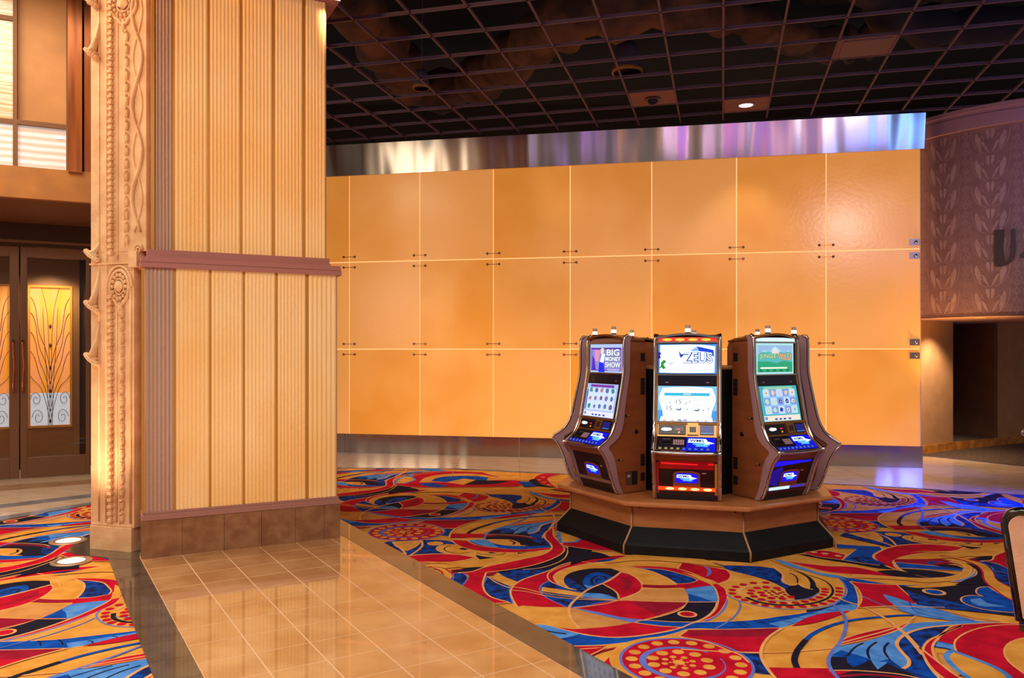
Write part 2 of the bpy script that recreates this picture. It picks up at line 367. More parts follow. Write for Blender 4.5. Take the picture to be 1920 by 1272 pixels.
Lq(CP, q, lambda t: 0.03*math.sin(PI*min(1, t+0.1))+0.006)
for R_, n_, r_, c_ in ((0.285, 18, 0.033, FC), (0.15, 10, 0.033, FI+Vector((-0.01, 0))), (0.078, 8, 0.018, FI+Vector((-0.02, 0)))):
    for k in range(n_): O(CG, c_+Vector((math.cos(2*PI*k/n_+0.2), math.sin(2*PI*k/n_+0.2)))*R_, r_, 14)
O(CG, FI+Vector((-0.02, 0)), 0.033, 14)
for k in range(6): O(CG, FI+Vector((-0.02, 0))+Vector((math.cos(k*PI/3), math.sin(k*PI/3)))*0.045, 0.009, 8)
Ln(CS, c2, [(-70,980),(400,1005),(900,1010),(1200,990),(1420,970)], 0.014)
Ln(CS, c2, [(-100,860),(0,872),(200,915),(400,990),(520,1040),(600,1110)], 0.012)
# --- dark field with the pointed drop and the gold paisley
P(CD, c5, [(300,415),(430,385),(700,375),(900,380),(965,400),(1000,425),(1100,460),(1250,478),(1500,482),(1790,468),(1650,500),(1400,525),(1100,552),(1000,530),(900,508),(700,498),(560,510),(480,520)])
P(CN, c5, [(1100,460),(1250,478),(1500,482),(1790,468),(1650,505),(1400,535),(1150,548),(1100,520)])
P(CG, c5, [(440,390),(690,378),(640,430),(560,468),(470,430)], CS)
P(CT, c5, [(520,392),(620,388),(600,420),(560,440),(530,420)])
Ln(CS, c5, [(440,395),(500,440),(548,495),(540,530)], 0.022); Ln(CS, c5, [(690,380),(690,430),(600,500),(540,530)], 0.02)
O(CS, c5(805,405), 0.07, 24); O(CG, c5(805,405), 0.055, 24)
P(CG, c5, [(830,430),(900,412),(1000,418),(1080,440),(1160,465),(1250,478),(1500,480),(1510,500),(1400,525),(1250,518),(1150,500),(1150,520),(1190,548),(1080,552),(1040,510),(900,490),(825,465)], CS)
Ln(CN, c5, [(940,425),(890,440),(900,470),(1000,490),(1100,480)], 0.012)
Ln(CN, c5, [(1410,485),(1360,502),(1230,500),(1160,485)], 0.012)
P(CN, c5, [(1000,452),(1040,440),(1100,452),(1060,462)]); P(CN, c5, [(1250,482),(1300,480),(1330,486),(1280,492)])
# --- the big arc
P(CR, c5, [(940,372),(1080,380),(1140,412),(1300,440),(1500,456),(1795,440),(1800,465),(1500,482),(1250,476),(1100,455),(990,415)], CS)
P(CB, c5, [(1085,378),(1230,368),(1330,412),(1500,428),(1790,422),(1798,440),(1500,456),(1340,442),(1160,412)])
P(CL, c5, [(1085,378),(1230,368),(1300,405),(1350,442),(1200,418)])
P(CR, c5, [(938,325),(1080,322),(1240,325),(1400,335),(1560,345),(1240,352),(938,352)])
P(CN, c5, [(1240,352),(1225,335),(1250,320),(1330,282),(1400,266),(1560,282),(1640,290),(1700,262),(1800,250),(1740,330),(1760,380),(1790,420),(1500,425),(1330,410),(1240,372)])
P(CD, c5, [(1640,300),(1700,262),(1800,235),(1745,330),(1760,380),(1790,420),(1690,400),(1600,350)])
P(CG, c5, [(1245,372),(1340,370),(1450,375),(1520,400),(1530,420),(1600,424),(1450,424),(1330,408)], CS)
Ln(CN, c5, [(1440,378),(1485,398),(1470,415)], 0.02)
Ln(CM_, c5, [(1240,345),(1400,340),(1560,350),(1680,366)], 0.025)
P(CD, c3, [(500,830),(740,765),(1000,738),(1100,740),(880,820),(740,880),(685,960),(690,1050),(760,1180),(860,1290),(600,1260),(300,1205),(0,1195),(-210,1190),(-245,1110),(-230,1040),(-150,960),(200,900)])
P(CN, c3, [(-210,1190),(-245,1110),(-230,1060),(-60,1060),(100,1110),(300,1120),(480,1180),(660,1270),(300,1208),(0,1195)])
P(CL, c3, [(-150,958),(0,930),(200,880),(400,810),(520,738),(640,720),(900,708),(1200,705),(1350,722),(1000,738),(740,765),(560,810),(450,880),(430,940),(480,1010),(540,1080),(540,1130),(490,1170),(400,1110),(345,1062),(340,1100),(300,1140),(240,1180),(200,1130),(160,1062),(100,1120),(0,1155),(-50,1120),(-60,1062),(-20,1010),(-120,1050),(-230,1050)])
P(CB, c3, [(-225,1045),(-120,990),(0,1025),(150,1075),(200,1110),(340,1080),(340,1100),(300,1140),(240,1180),(200,1130),(160,1062),(100,1120),(0,1155),(-50,1120),(-60,1062),(-40,1020),(-120,1050)])
P(CB, c3, [(345,1062),(400,1110),(490,1170),(860,1290),(760,1185),(640,1180),(480,1165),(400,1110)])
Ln(CN, c3, [(230,910),(160,960),(140,1010),(158,1070)], 0.014); Ln(CN, c3, [(350,915),(310,960),(310,1010),(345,1065)], 0.014); Ln(CN, c3, [(100,918),(20,960),(-60,1050)], 0.012)
Ln(CS, c3, [(1100,738),(740,765),(560,812),(450,880),(430,940),(480,1010),(545,1085),(540,1140),(490,1172)], 0.02)
P(CR, c3, [(-130,905),(0,845),(200,795),(400,755),(520,725),(590,680),(610,655),(560,715),(460,780),(300,840),(100,890),(-130,940)], CS)
Ln(CS, c3, [(-130,920),(100,860),(350,790),(520,720),(620,650)], 0.014)
Ln(CB, c3, [(610,645),(450,648),(300,660),(0,692),(-200,740),(-400,830),(-470,890)], 0.028)
Ln(CN, c3, [(-465,885),(-520,950),(-560,1010),(-580,1090),(-555,1165)], 0.034)
P(CR, c2, [(1020,752),(1200,660),(1400,618),(1600,603),(1400,680),(1200,730)])
P(CR, c2, [(790,1160),(1080,1165),(1385,1168),(1420,1200),(1560,1195),(1629,1195),(1440,1240),(1150,1285),(880,1290)])
Ln(CS, c2, [(930,770),(800,860),(735,950),(720,1040),(750,1120),(830,1230),(890,1300)], 0.018)
Ln(CS, c2, [(1390,1190),(1629,1190),(1800,1200),(2100,1230),(2300,1272)], 0.012)
Ln(CP, c2, [(1430,540),(1520,620),(1555,700),(1550,790),(1500,910),(1420,1010),(1385,1090),(1410,1180),(1500,1290)], 0.02)
Ln(CS, c3, [(-150,475),(-60,515),(60,548),(300,668),(460,785),(580,905),(690,1035)], lambda t: 0.012+0.02*t)
# --- red field with the blue plume, eye and heart
P(CR, c3, [(-40,315),(150,335),(430,348),(500,410),(570,470),(625,532),(340,560),(40,575),(80,500),(70,430),(30,370)], CS)
P(CN, c3, [(440,350),(600,375),(800,372),(1000,355),(1180,345),(1270,270),(1290,300),(1340,360),(1450,440),(1640,540),(1640,662),(1300,622),(900,582),(700,560),(620,530),(540,440)])
P(CD, c3, [(520,400),(640,440),(900,500),(1060,520),(1300,600),(1640,640),(1300,622),(900,582),(700,560),(620,530)])
P(CB, c3, [(1212,400),(1250,372),(1330,366),(1450,440),(1610,530),(1640,622),(1450,612),(1250,582),(1100,532),(1060,490),(1100,460),(1190,452),(1275,460),(1222,435)], CS)
P(CL, c3, [(1150,490),(1250,480),(1330,530),(1500,560),(1300,565),(1180,530)])
O(CS, c3(795,418), 0.075, 24); O(CB, c3(795,418), 0.053, 24)
P(CL, c3, [(290,440),(400,468),(600,535),(750,565),(1000,640),(1200,700),(1450,718),(1200,722),(900,690),(650,655),(480,600),(400,545),(330,490)])
for k in range(4):
    Ln(CB if k % 2 else CP, c3, [(420+40*k,520-4*k),(650,570+18*k),(900,630+16*k),(1200,695+5*k)], 0.008)
Ln(CP, c3, [(80,455),(250,530),(500,610),(700,650)], 0.01)
Ln(CS, c3, [(60,572),(350,558),(650,565),(900,570)], 0.012)
Ln(CM_, c3, [(780,570),(950,620),(1200,675),(1450,712)], 0.008)
P(CR, c3, [(1000,748),(1200,730),(1400,722),(1660,730),(1690,830),(1500,870),(1390,930),(1370,1000),(1405,1062),(1200,1000),(1000,940),(820,905),(880,822)], CS)
P(CL, c3, [(800,955),(822,903),(1000,940),(1200,992),(1400,1060),(1500,1150),(1600,1220),(1620,1300),(1380,1300),(1372,1200),(1290,1110),(1150,1050),(950,980)], CB)
P(CG, c3, [(1690,828),(1500,868),(1390,930),(1368,1000),(1420,1085),(1500,1150),(1600,1205),(1720,1262),(1900,1240),(1980,1080),(1900,900)], CS)
O(CL, c3(1780,1040), 0.13, 24); O(CB, c3(1790,1040), 0.1, 24); O(CN, c3(1800,1040), 0.05, 20)
P(CR, c3, [(830,852),(740,900),(690,970),(700,1060),(770,1180),(870,1290),(1010,1290),(880,1180),(800,1050),(780,960),(820,890),(900,818),(1080,748)], CS, 0.014)
Ln(CM_, c3, [(820,1020),(1000,1058),(1100,1120),(1130,1170),(1100,1220),(1000,1250)], 0.01)
P(CT, c3, [(830,1025),(1000,1062),(1098,1122),(1125,1170),(1095,1218),(1000,1248),(900,1160)])
# --- the upper swirl with its black bowl
P(CB, c4, [(40,640),(480,665),(500,700),(430,740),(440,800),(470,853),(300,830),(100,800),(240,690),(40,680)], CS)
P(CR, c3, [(200,60),(250,25),(360,-20),(500,-45),(800,-50),(1100,-20),(1000,15),(750,32),(600,50),(470,80),(400,115),(405,150),(440,190),(520,218),(430,200),(300,150),(220,100)], CS, 0.02)
P(CG, c3, [(420,95),(500,68),(620,50),(900,38),(1050,45),(1200,60),(1000,80),(700,98)])
P(CM_, c3, [(410,95),(700,95),(850,90),(1050,130),(700,155),(400,125)])
P(CB, c3, [(400,125),(700,152),(1090,188),(1080,212),(800,200),(450,182)], CS)
P(CN, c3, [(450,185),(700,200),(900,225),(1030,250),(900,275),(760,282),(650,262),(520,222)], CS)
P(CN, c3, [(790,158),(900,148),(1020,158),(1095,190),(950,180)])
P(CB, c3, [(720,140),(740,120),(820,118),(900,122),(800,132),(790,152)])
P(CN, c3, [(230,212),(400,205),(520,222),(650,262),(760,282),(600,280),(450,270),(330,245)])
P(CG, c3, [(940,120),(1060,110),(1120,140),(1160,175),(1160,225),(1080,280),(900,312),(700,322),(500,300),(0,275),(0,245),(300,262),(600,282),(760,285),(900,278),(1030,250),(1095,205),(1060,150)], CS)
P(CL, c3, [(940,315),(1080,290),(1180,235),(1190,190),(1160,160),(1210,200),(1215,245),(1150,285),(1020,320)], CS)
P(CN, c3, [(1100,130),(1180,150),(1250,190),(1275,260),(1270,300),(1180,345),(1000,350),(1100,300),(1215,250),(1210,200)])
P(CG, c3, [(850,62),(1000,72),(1150,105),(1300,150),(1380,220),(1420,300),(1500,350),(1600,400),(1620,525),(1500,470),(1400,400),(1320,340),(1280,280),(1270,215),(1200,150),(1050,98)], CR, 0.014)
P(CD, c3, [(1300,148),(1400,138),(1560,140),(1620,200),(1640,380),(1500,345),(1420,300),(1380,220)])
P(CM_, c3, [(1130,92),(1300,70),(1560,55),(1640,140),(1400,138),(1300,148)])
P(CN, c3, [(1160,100),(1300,85),(1450,100),(1300,120)])
# --- gold and red ribbon running on from the arc
P(CG, c5, [(560,575),(700,562),(850,565),(1100,552),(1300,530),(1550,490),(1790,455),(1740,500),(1600,530),(1400,572),(1240,605),(1040,615),(900,580),(700,568)])
P(CN, c5, [(1030,622),(1100,612),(1230,606),(1240,640),(1100,650)])
P(CR, c5, [(1812,262),(1745,325),(1752,370),(1790,405),(1802,450),(1730,500),(1600,530),(1400,572),(1240,606),(1100,650),(1000,655),(1080,680),(1070,720),(1000,800),(1140,930),(1450,914),(1280,862),(1215,775),(1240,655),(1500,622),(1700,577),(1860,512),(1912,462),(1880,405),(1822,342),(1816,300)], CS, 0.014)
P(CD, c5, [(900,745),(950,720),(960,665),(1040,660),(1080,690),(1060,740),(1000,798)], CP)
P(CD, c3, [(-40,90),(100,60),(240,110),(330,160),(100,135)])
# --- far small swirl
P(CR, c6, [(425,170),(520,120),(640,85),(900,62),(1150,68),(1290,108),(1240,120),(1440,135),(1500,165),(1440,185),(1100,190),(800,192),(600,190)], CS)
P(CG, c6, [(430,160),(500,110),(560,100),(600,130),(520,158)], CL, 0.03)
P(CG, c6, [(640,150),(700,110),(850,85),(1050,80),(1200,95),(1300,118),(1540,118),(1540,135),(1200,135),(1000,170),(850,150)], CS)
P(CB, c6, [(730,140),(800,110),(950,98),(1100,100),(1205,112),(1180,140),(1000,120),(860,150)])
P(CN, c6, [(1000,170),(1100,132),(1380,140),(1250,165)])
P(CB, c6, [(640,158),(740,155),(880,180),(780,192),(680,180)])
P(CB, c6, [(1440,145),(1560,145),(1620,180),(1500,190)]); P(CN, c6, [(420,165),(440,185),(600,200),(640,215),(500,225),(380,245),(440,200)])
P(CG, c6, [(560,240),(800,205),(1100,205),(1210,255),(980,235),(800,228)])
P(CR, c6, [(1580,110),(1680,75),(1900,65),(1700,110),(1720,160),(1760,190),(1640,165)], CS)
P(CN, c6, [(1540,130),(1590,120),(1650,170),(1760,195),(1600,180)]); dots(CG, c6, [(1620,130),(1660,150),(1650,110),(1700,170)], 0.03)

LA = EU*(-0.033)+EV*3.583; LB = EU*3.63+EV*1.745
def in_view(p):
    if p.y < 3.4 or p.y > 12.6: return False
    px = CX+p.x*F/p.y
    return -260 < px < 2150
mb = MB(); mb.keep = True
Z0 = -0.0085; DZ = 0.00002
mb.add([(-9, 2.5, Z0), (9.5, 2.5, Z0), (9.5, 13.5, Z0), (-9, 13.5, Z0)], [(0, 1, 2, 3)], CG)
for i, (m, q, fs) in enumerate(SH):
    z = Z0+DZ*(i+1)
    for a in range(-3, 4):
        for b in range(-3, 4):
            off = LA*a+LB*b
            if not any(in_view(p+off) for p in q[::3]): continue
            vs = [(p.x+off.x, p.y+off.y, z) for p in q]
            ff = []
            for f in fs:
                ar = sum(vs[f[k]][0]*vs[f[(k+1) % len(f)]][1]-vs[f[(k+1) % len(f)]][0]*vs[f[k]][1] for k in range(len(f)))
                ff.append(f if ar > 0 else tuple(reversed(f)))
            mb.add(vs, ff, m)
carpet = struct(mb.build('floor'))
# ------------------------------------------------------------------ marble floors
def uv(u, v, z=0.0): p = EU*u+EV*v; return Vector((p.x, p.y, z))
def floor_mat(name, a, b, rough, nscale=3.0, veins=None):
    return mat(name, a, rough, 0, b, nscale, 0.0, coat=0.25)
M_TILE = mat('honey_marble', (208, 156, 104), 0.05, 0, (188, 132, 80), 3.0, spec=0.9, coat=0.8)
M_GROUT = mat('pale_grout', (226, 184, 146), 0.5)
M_BORDER = mat('grey_marble', (92, 80, 68), 0.06, 0, (74, 64, 56), 6.0, spec=0.7, coat=0.2)
M_CREAM = mat('cream_marble', (232, 205, 178), 0.06, 0, (220, 188, 158), 3.0, spec=0.9, stretch=(1, 3, 1))
M_BAND = mat('grey_band_marble', (140, 140, 148), 0.14, 0, (120, 116, 120), 4.0)
M_TANB = mat('tan_band_marble', (190, 150, 116), 0.14, 0, (172, 130, 98), 4.0)
def slab(name, polys, z1=0.002, z0=-0.02):
    m = MB()
    for pts, mt, dz in polys: m.prism([(p[0], p[1]) for p in pts], z0, z1+dz, mt)
    return struct(m.build(name))
# walkway: honey tiles 0.30 m, pale joints, grey borders
US = [0.752, 1.052, 1.354, 1.656, 1.958, 2.26, 2.383]
VS = [6.85-0.302*k for k in range(-1, 16)]
polys = [([uv(0.752, 7.4), uv(0.752, 2.0), uv(2.383, 2.0), uv(2.383, 7.4)], M_GROUT, 0.0)]
g = 0.004
for i in range(len(US)-1):
    for j in range(len(VS)-1):
        polys.append(([uv(US[i]+g, VS[j]-g), uv(US[i]+g, VS[j+1]+g), uv(US[i+1]-g, VS[j+1]+g), uv(US[i+1]-g, VS[j]-g)], M_TILE, 0.0008))
slab('floor', polys)
LB0 = [G(217, 1040), G(266, 1160), G(315, 1272)]
ub = [p.x*EU.x+p.y*EU.y for p in LB0]
for (ua, ubb) in ((0.535, 0.749), (2.386, 2.60)):
    polys = []
    v = 7.9
    k = 0
    while v > 2.0:
        v2 = v-(0.302 if ua < 1 else 1.2)
        polys.append(([uv(ua, v), uv(ua, v2+0.003), uv(ubb, v2+0.003), uv(ubb, v)], M_BORDER, 0.0006))
        v = v2
    slab('trim_1' if ua < 1 else 'trim_2', polys)
# grey marble around the pilaster foot
slab('floor', [([G(140, 1040), G(217, 1049), G(262, 1052), G(262, 1030), G(168, 1005), G(150, 1018), G(133, 1026), G(124, 1034)], M_BORDER, 0.0)], 0.0035)
# cream marble strip under the back wall, with tile joints
edge = [G(430, 876), G(560, 877), G(640, 877.5), G(850, 879), G(1050, 889), G(1300, 897), G(1560, 908), G(1700, 915), G(1790, 921), G(1920, 929), G(2060, 940)]
back = [G(2080, 878), G(1920, 875.6), G(1807, 863.5), G(1729, 855.8), G(1600, 840), G(600, 840), G(430, 840)]
slab('floor', [([(p.x, p.y) for p in edge+back], M_CREAM, 0.0)], 0.001)
jm = MB()
for k in range(14):
    x = -3.5+k*0.9
    jm.box(x, x+0.008, 10.4, 12.9, 0.0, 0.0014, M_TANB)
tr = jm.build('trim_3'); struct(tr)
# thin dark edge strip where the marble meets the carpet
em = MB()
for a, b in zip(edge[:-1], edge[1:]):
    d = (b-a).normalized(); n = Vector((-d.y, d.x, 0))*0.035
    em.prism([(a.x, a.y), (b.x, b.y), (b.x+n.x, b.y+n.y), (a.x+n.x, a.y+n.y)], -0.01, 0.0016, M_BAND)
struct(em.build('trim_4'))
# entrance marble in bands
def band(px0, y0l, y0r, y1l, y1r, m, z):
    return ([G(-160, y0l-(y0r-y0l)*160/170), G(185, y0r), G(185, y1r), G(-160, y1l-(y1r-y1l)*160/170)], m, z)
polys = [([G(-160, 1000), G(0, 974), G(60, 966), G(120, 955), G(172, 943), G(215, 938), G(215, 872), G(-160, 898)], M_CREAM, 0.0)]
polys += [band(0, 911, 899, 921, 907, M_TANB, 0.0006), band(0, 946, 925, 953, 932, M_BAND, 0.0006), band(0, 968, 940, 975, 944, M_BAND, 0.0006)]
slab('floor', polys)
# dark carpet of the alcove
mdc = mat('alcove_carpet', (92, 72, 62), 0.95, 0, (62, 48, 44), 18, 0.3, 300)
slab('floor', [([G(1725, 850), G(1729, 855.8), G(1807, 863.5), G(1920, 875.6), G(2080, 890), (13.5, 12.0), (13.5, 15.5), (9.5, 15.5), (6.2, 13.2)], mdc, 0.0)], 0.003)
em = MB(); a, b, c = G(1729, 855.8), G(1807, 863.5), G(1920, 875.6); c2_ = G(2000, 884)
mblue = mat('metal_edge', (130, 140, 170), 0.3, 0.9)
for p, q_ in ((a, b), (b, c), (c, c2_)):
    em.prism([(p.x, p.y-0.02), (q_.x, q_.y-0.02), (q_.x, q_.y+0.015), (p.x, p.y+0.015)], 0.0, 0.008, mblue)
struct(em.build('trim_5'))

# ------------------------------------------------------------------ back wall of backlit stone panels
WA = math.atan2(-0.205, 1); WD = Vector((math.cos(WA), math.sin(WA), 0)); WN = Vector((math.sin(WA), -math.cos(WA), 0))
W0 = Vector((5.74, 11.2, 0))
def wall_s(px):        # distance along the wall (0 at right end) for a picture column
    k = (px-CX)/F; t = (k*W0.y-W0.x)/(WD.x-k*WD.y); return t
def WT(v): return W0+WD*v[0]-WN*v[1]+Vector((0, 0, v[2]))   # local (s, depth behind face, z)
wt = Matrix.Translation(W0) @ Matrix.Rotation(WA, 4, 'Z')
M_DECK = mat('black_deck', (8, 6, 16), 0.95)
M_LEDGOLD = mat('lightbox_gold', (236, 150, 62), 0.5, emis=(255, 190, 130), estr=1.0)
def stone_panel(name, k):
    m = mat('stone_panel_%d' % k, [(228, 150, 66), (226, 154, 76), (232, 158, 80)][k], 0.22, 0, [(220, 138, 50), (230, 156, 84), (224, 146, 64)][k], 1.1, emis='base', estr=0.52, spec=0.4, bump=0.12, bscale=18)
    return m
wb = MB(); wb.box(-11.5, 0.0, 0.02, 0.3, 0, 4.9, M_LEDGOLD)
wallo = wb.build('wall_back'); wallo.matrix_world = wt; struct(wallo)
def wchild(m, name, bevel=0):
    o = m.build(name); o.parent = wallo
    return o
seams = [wall_s(x) for x in (520, 655, 787, 925, 1069, 1222, 1381, 1549)]+[0.0]
seams = [seams[0]-2.4, seams[0]-1.2]+seams
zs = [0.315, 1.675, 3.085, 4.48]
for i in range(len(seams)-1):
    for j in range(3):
        m = MB(); g = 0.007
        m.box(seams[i]+g, seams[i+1]-(g if i < len(seams)-2 else 0), 0.0, 0.018, zs[j]+(g if j else -0.01), zs[j+1]-(g if j < 2 else -0.01), stone_panel('p', (i*2+j) % 3))
        wchild(m, 'wall_panel')
M_STEEL = None
def steel(name, tint=(176, 168, 166), wav=0.55):
    m = bpy.data.materials.new(name); m.use_nodes = True; nt = m.node_tree; b = nt.nodes['Principled BSDF']
    b.inputs['Base Color'].default_value = (*lin(tint), 1); b.inputs['Metallic'].default_value = 1; b.inputs['Roughness'].default_value = 0.15
    b.inputs['Anisotropic'].default_value = 0.5
    tc = nt.nodes.new('ShaderNodeTexCoord'); mp = nt.nodes.new('ShaderNodeMapping'); mp.inputs['Scale'].default_value = (1.15, 1, 0.12)
    tg = nt.nodes.new('ShaderNodeTangent'); tg.direction_type = 'RADIAL'; tg.axis = 'Z'; nt.links.new(tg.outputs[0], b.inputs['Tangent'])
    n = nt.nodes.new('ShaderNodeTexNoise'); n.inputs['Scale'].default_value = 1.8; n.inputs['Detail'].default_value = 1
    bp = nt.nodes.new('ShaderNodeBump'); bp.inputs['Strength'].default_value = wav; bp.inputs['Distance'].default_value = 0.08
    nt.links.new(tc.outputs['Object'], mp.inputs[0]); nt.links.new(mp.outputs[0], n.inputs['Vector']); nt.links.new(n.outputs['Fac'], bp.inputs['Height']); nt.links.new(bp.outputs[0], b.inputs['Normal'])
    return m
M_STEEL = steel('brushed_steel')
m = MB(); m.add([(-11.5, -0.03, 4.485), (0.045, -0.03, 4.485), (0.045, -0.105, 4.97), (-11.5, -0.105, 4.97), (-11.5, 0.02, 4.485), (0.045, 0.02, 4.485), (0.045, 0.02, 4.97), (-11.5, 0.02, 4.97)], [(0,1,2,3),(0,4,5,1),(3,2,6,7),(1,5,6,2),(0,3,7,4)], M_STEEL); m.box(-11.5, 0.045, -0.105, 0.3, 4.97, 4.975, M_STEEL); m.box(0.0, 0.045, 0.02, 0.3, 4.485, 4.975, M_STEEL)
wchild(m, 'steel_header')
m = MB()
for k in range(8): m.box(-11.5+k*1.44, -11.5+(k+1)*1.44-0.004 if k < 7 else 0.03, -0.02, 0.02, 0.002, 0.305, M_STEEL)
m.box(0, 0.03, 0.02, 0.3, 0.002, 0.305, M_STEEL)
wchild(m, 'kickplate')
mend = mat('panel_end', (196, 150, 130), 0.5)
m = MB(); m.box(0.0, 0.012, 0.0, 0.3, 0.315, 4.48, mend); wchild(m, 'end_plate')
M_CLIP = mat('clip_steel', (190, 130, 76), 0.35, 0.6)
M_CLIPD = mat('clip_bolt', (160, 124, 100), 0.3, 0.8)
for j in (1, 2):
    for i in range(1, len(seams)-1):
        for dz in (-0.085, 0.085):
            m = MB(); s_ = seams[i]; z = zs[j]+dz
            m.box(s_-0.10, s_+0.10, -0.009, -0.003, z-0.006, z+0.006, M_CLIP)
            for e in (-0.095, 0.095):
                m.lathe([(0.019, 0), (0.019, 0.012), (0.010, 0.018), (0.0, 0.018)], M_CLIPD, 12, Matrix.Translation((s_+e, 0, z)) @ Matrix.Rotation(PI/2, 4, 'X'))
            wchild(m, 'panel_clip')
    for dz in (-0.095, 0.095):
        m = MB(); z = zs[j]+dz
        m.box(-0.135, -0.005, -0.01, 0, z-0.045, z+0.045, mat('square_plate', (140, 124, 130), 0.3, 0.8))
        m.lathe([(0.022, 0), (0.022, 0.03), (0.014, 0.036), (0.0, 0.036)], mat('plate_bolt', (190, 186, 190), 0.2, 0.9), 12, Matrix.Translation((-0.06, 0, z)) @ Matrix.Rotation(PI/2, 4, 'X'))
        wchild(m, 'square_clip')

# ------------------------------------------------------------------ ceiling: dark open grid, deck above, a few filled tiles
M_TBAR = mat('tbar', (96, 74, 104), 0.7)
m = MB(); m.box(-9, 13, -1, 16.5, 6.6, 6.7, M_DECK); m.box(-9, 13, 16.0, 16.1, 4.6, 6.6, M_DECK); struct(m.build('ceiling'))
CZ = 5.02
GA = math.atan2(-394, 1493); GX = Vector((math.cos(GA), math.sin(GA), 0)); GY = Vector((-GX.y, GX.x, 0)); GS = 0.607
G0 = Vector((2.375, 8.95, 0))
gt = Matrix.Translation((G0.x, G0.y, CZ)) @ Matrix.Rotation(GA, 4, 'Z')
colx = -2.0
wlimit = lambda x: None
def inside(p):         # over the gaming floor: right of the big column, before the back wall
    d = (p-W0).dot(WN)
    return d > -0.05 and p.x > -3.4-0.15*(p.y-6)
m = MB()
for i in range(-14, 22):
    # bars running away from the viewer
    pts = [G0+GX*(i*GS)+GY*(j*GS) for j in range(-16, 12)]
    ok = [p for p in pts if -0.6 < (p-W0).dot(WN) and p.x > -3.9]
    if len(ok) < 2: continue
    a, b = gt.inverted() @ ok[0], gt.inverted() @ ok[-1]
    m.box(a.x-0.012, a.x+0.012, a.y, b.y, 0, 0.004, M_TBAR); m.box(a.x-0.002, a.x+0.002, a.y, b.y, 0.004, 0.038, M_TBAR)
for j in range(-16, 12):
    pts = [G0+GX*(i*GS)+GY*(j*GS) for i in range(-14, 22)]
    ok = [p for p in pts if -0.6 < (p-W0).dot(WN) and p.x > -3.9]
    if len(ok) < 2: continue
    a, b = gt.inverted() @ ok[0], gt.inverted() @ ok[-1]
    m.box(a.x, b.x, a.y-0.012, a.y+0.012, 0, 0.004, M_TBAR); m.box(a.x, b.x, a.y-0.002, a.y+0.002, 0.004, 0.038, M_TBAR)
grid = m.build('ceiling'); grid.matrix_world = gt; struct(grid)
def cell_of(px, py):
    Y = (H-CZ)*F/(py-HY); p = Vector(((px-CX)*Y/F, Y, CZ)); q_ = gt.inverted() @ p
    return math.floor(q_.x/GS), math.floor(q_.y/GS)
M_CTILE = mat('brown_tile', (126, 90, 92), 0.8)
def tile_at(px, py, name):
    i, j = cell_of(px, py)
    e = empty(name, gt @ Vector(((i+0.5)*GS, (j+0.5)*GS, 0.004)), GA)
    m = MB(); h = GS/2-0.012
    m.box(-h, h, -h, h, 0.002, 0.016, M_CTILE); m.build('tile', e)
    return e
cam_e = tile_at(1222, 188, 'dome_camera')
m = MB(); m.lathe([(0.10, 0.0), (0.10, -0.02), (0.085, -0.025), (0.0, -0.025)], mat('cam_ring', (90, 74, 84), 0.3, 0.7), 24); m.build('mounting_ring', cam_e)
m = MB(); m.ball((0, 0, -0.025), (0.07, 0.07, 0.075), mat('smoked_dome', (34, 26, 44), 0.05, 0.4), 20); m.build('dome', cam_e)
tag(cam_e, 'dark glass dome security camera on a brown tile in the open grid ceiling', 'camera')
dl = tile_at(1402, 198, 'downlight')
m = MB(); m.lathe([(0.12, 0.0), (0.12, -0.008), (0.10, -0.012), (0.095, 0.0)], mat('dl_ring', (190, 180, 190), 0.3, 0.6), 24); m.build('trim_ring', dl)
m = MB(); m.lathe([(0.095, -0.002), (0.09, -0.006), (0.0, -0.006)], glow((235, 240, 255), 2.2), 24); m.build('lamp_face', dl)
tag(dl, 'lit round downlight on a brown tile in the open grid ceiling', 'ceiling light')
spot('downlight_beam', dl.location+Vector((0, 0, -0.03)), dl.location+Vector((0.2, 0.6, -4)), 60, (0.85, 0.88, 1.0), 70)
ap = tile_at(1632, 92, 'access_panel')
m = MB(); h = GS/2-0.06; m.box(-h, h, -h, h, -0.01, 0.004, mat('access_panel_face', (112, 88, 96), 0.7)); m.build('hatch', ap)
tag(ap, 'brown framed access panel filling one cell of the open grid ceiling', 'ceiling panel')
# things up in the dark void
M_SPK = mat('speaker_grey', (96, 88, 128), 0.7); M_SPKR = mat('speaker_rim', (170, 120, 70), 0.6)
def ray(px, py, z):
    Y = (H-z)*F/(py-HY); return Vector(((px-CX)*Y/F, Y, z))
for (px, py, lab) in ((1176, 130, 'grey cone speaker hanging above the open ceiling grid before the dome camera'), (790, 160, 'small cone speaker hanging above the left part of the open ceiling grid')):
    p = ray(px, py, 5.35)
    e = empty('hanging_speaker', p); sc = 1 if px > 1000 else 0.6
    m = MB(); m.lathe([(0.20*sc, -0.02), (0.19*sc, 0.0), (0.17*sc, 0.2*sc), (0.12*sc, 0.34*sc), (0.0, 0.35*sc)], M_SPK, 20); m.build('housing', e)
    m = MB(); m.lathe([(0.205*sc, -0.05), (0.205*sc, 0.0), (0.19*sc, 0.0), (0.18*sc, -0.05)], M_SPKR, 20); m.build('rim', e)
    m = MB(); m.tube([(0, 0, 0.34*sc), (0.02, 0, 1.25)], 0.008, M_SPK, 6); m.build('hanger', e)
    tag(e, lab, 'speaker')
M_DUCT = mat('wrapped_duct', (104, 72, 58), 0.9, 0, (64, 44, 44), 2.5, 0.5, 6)
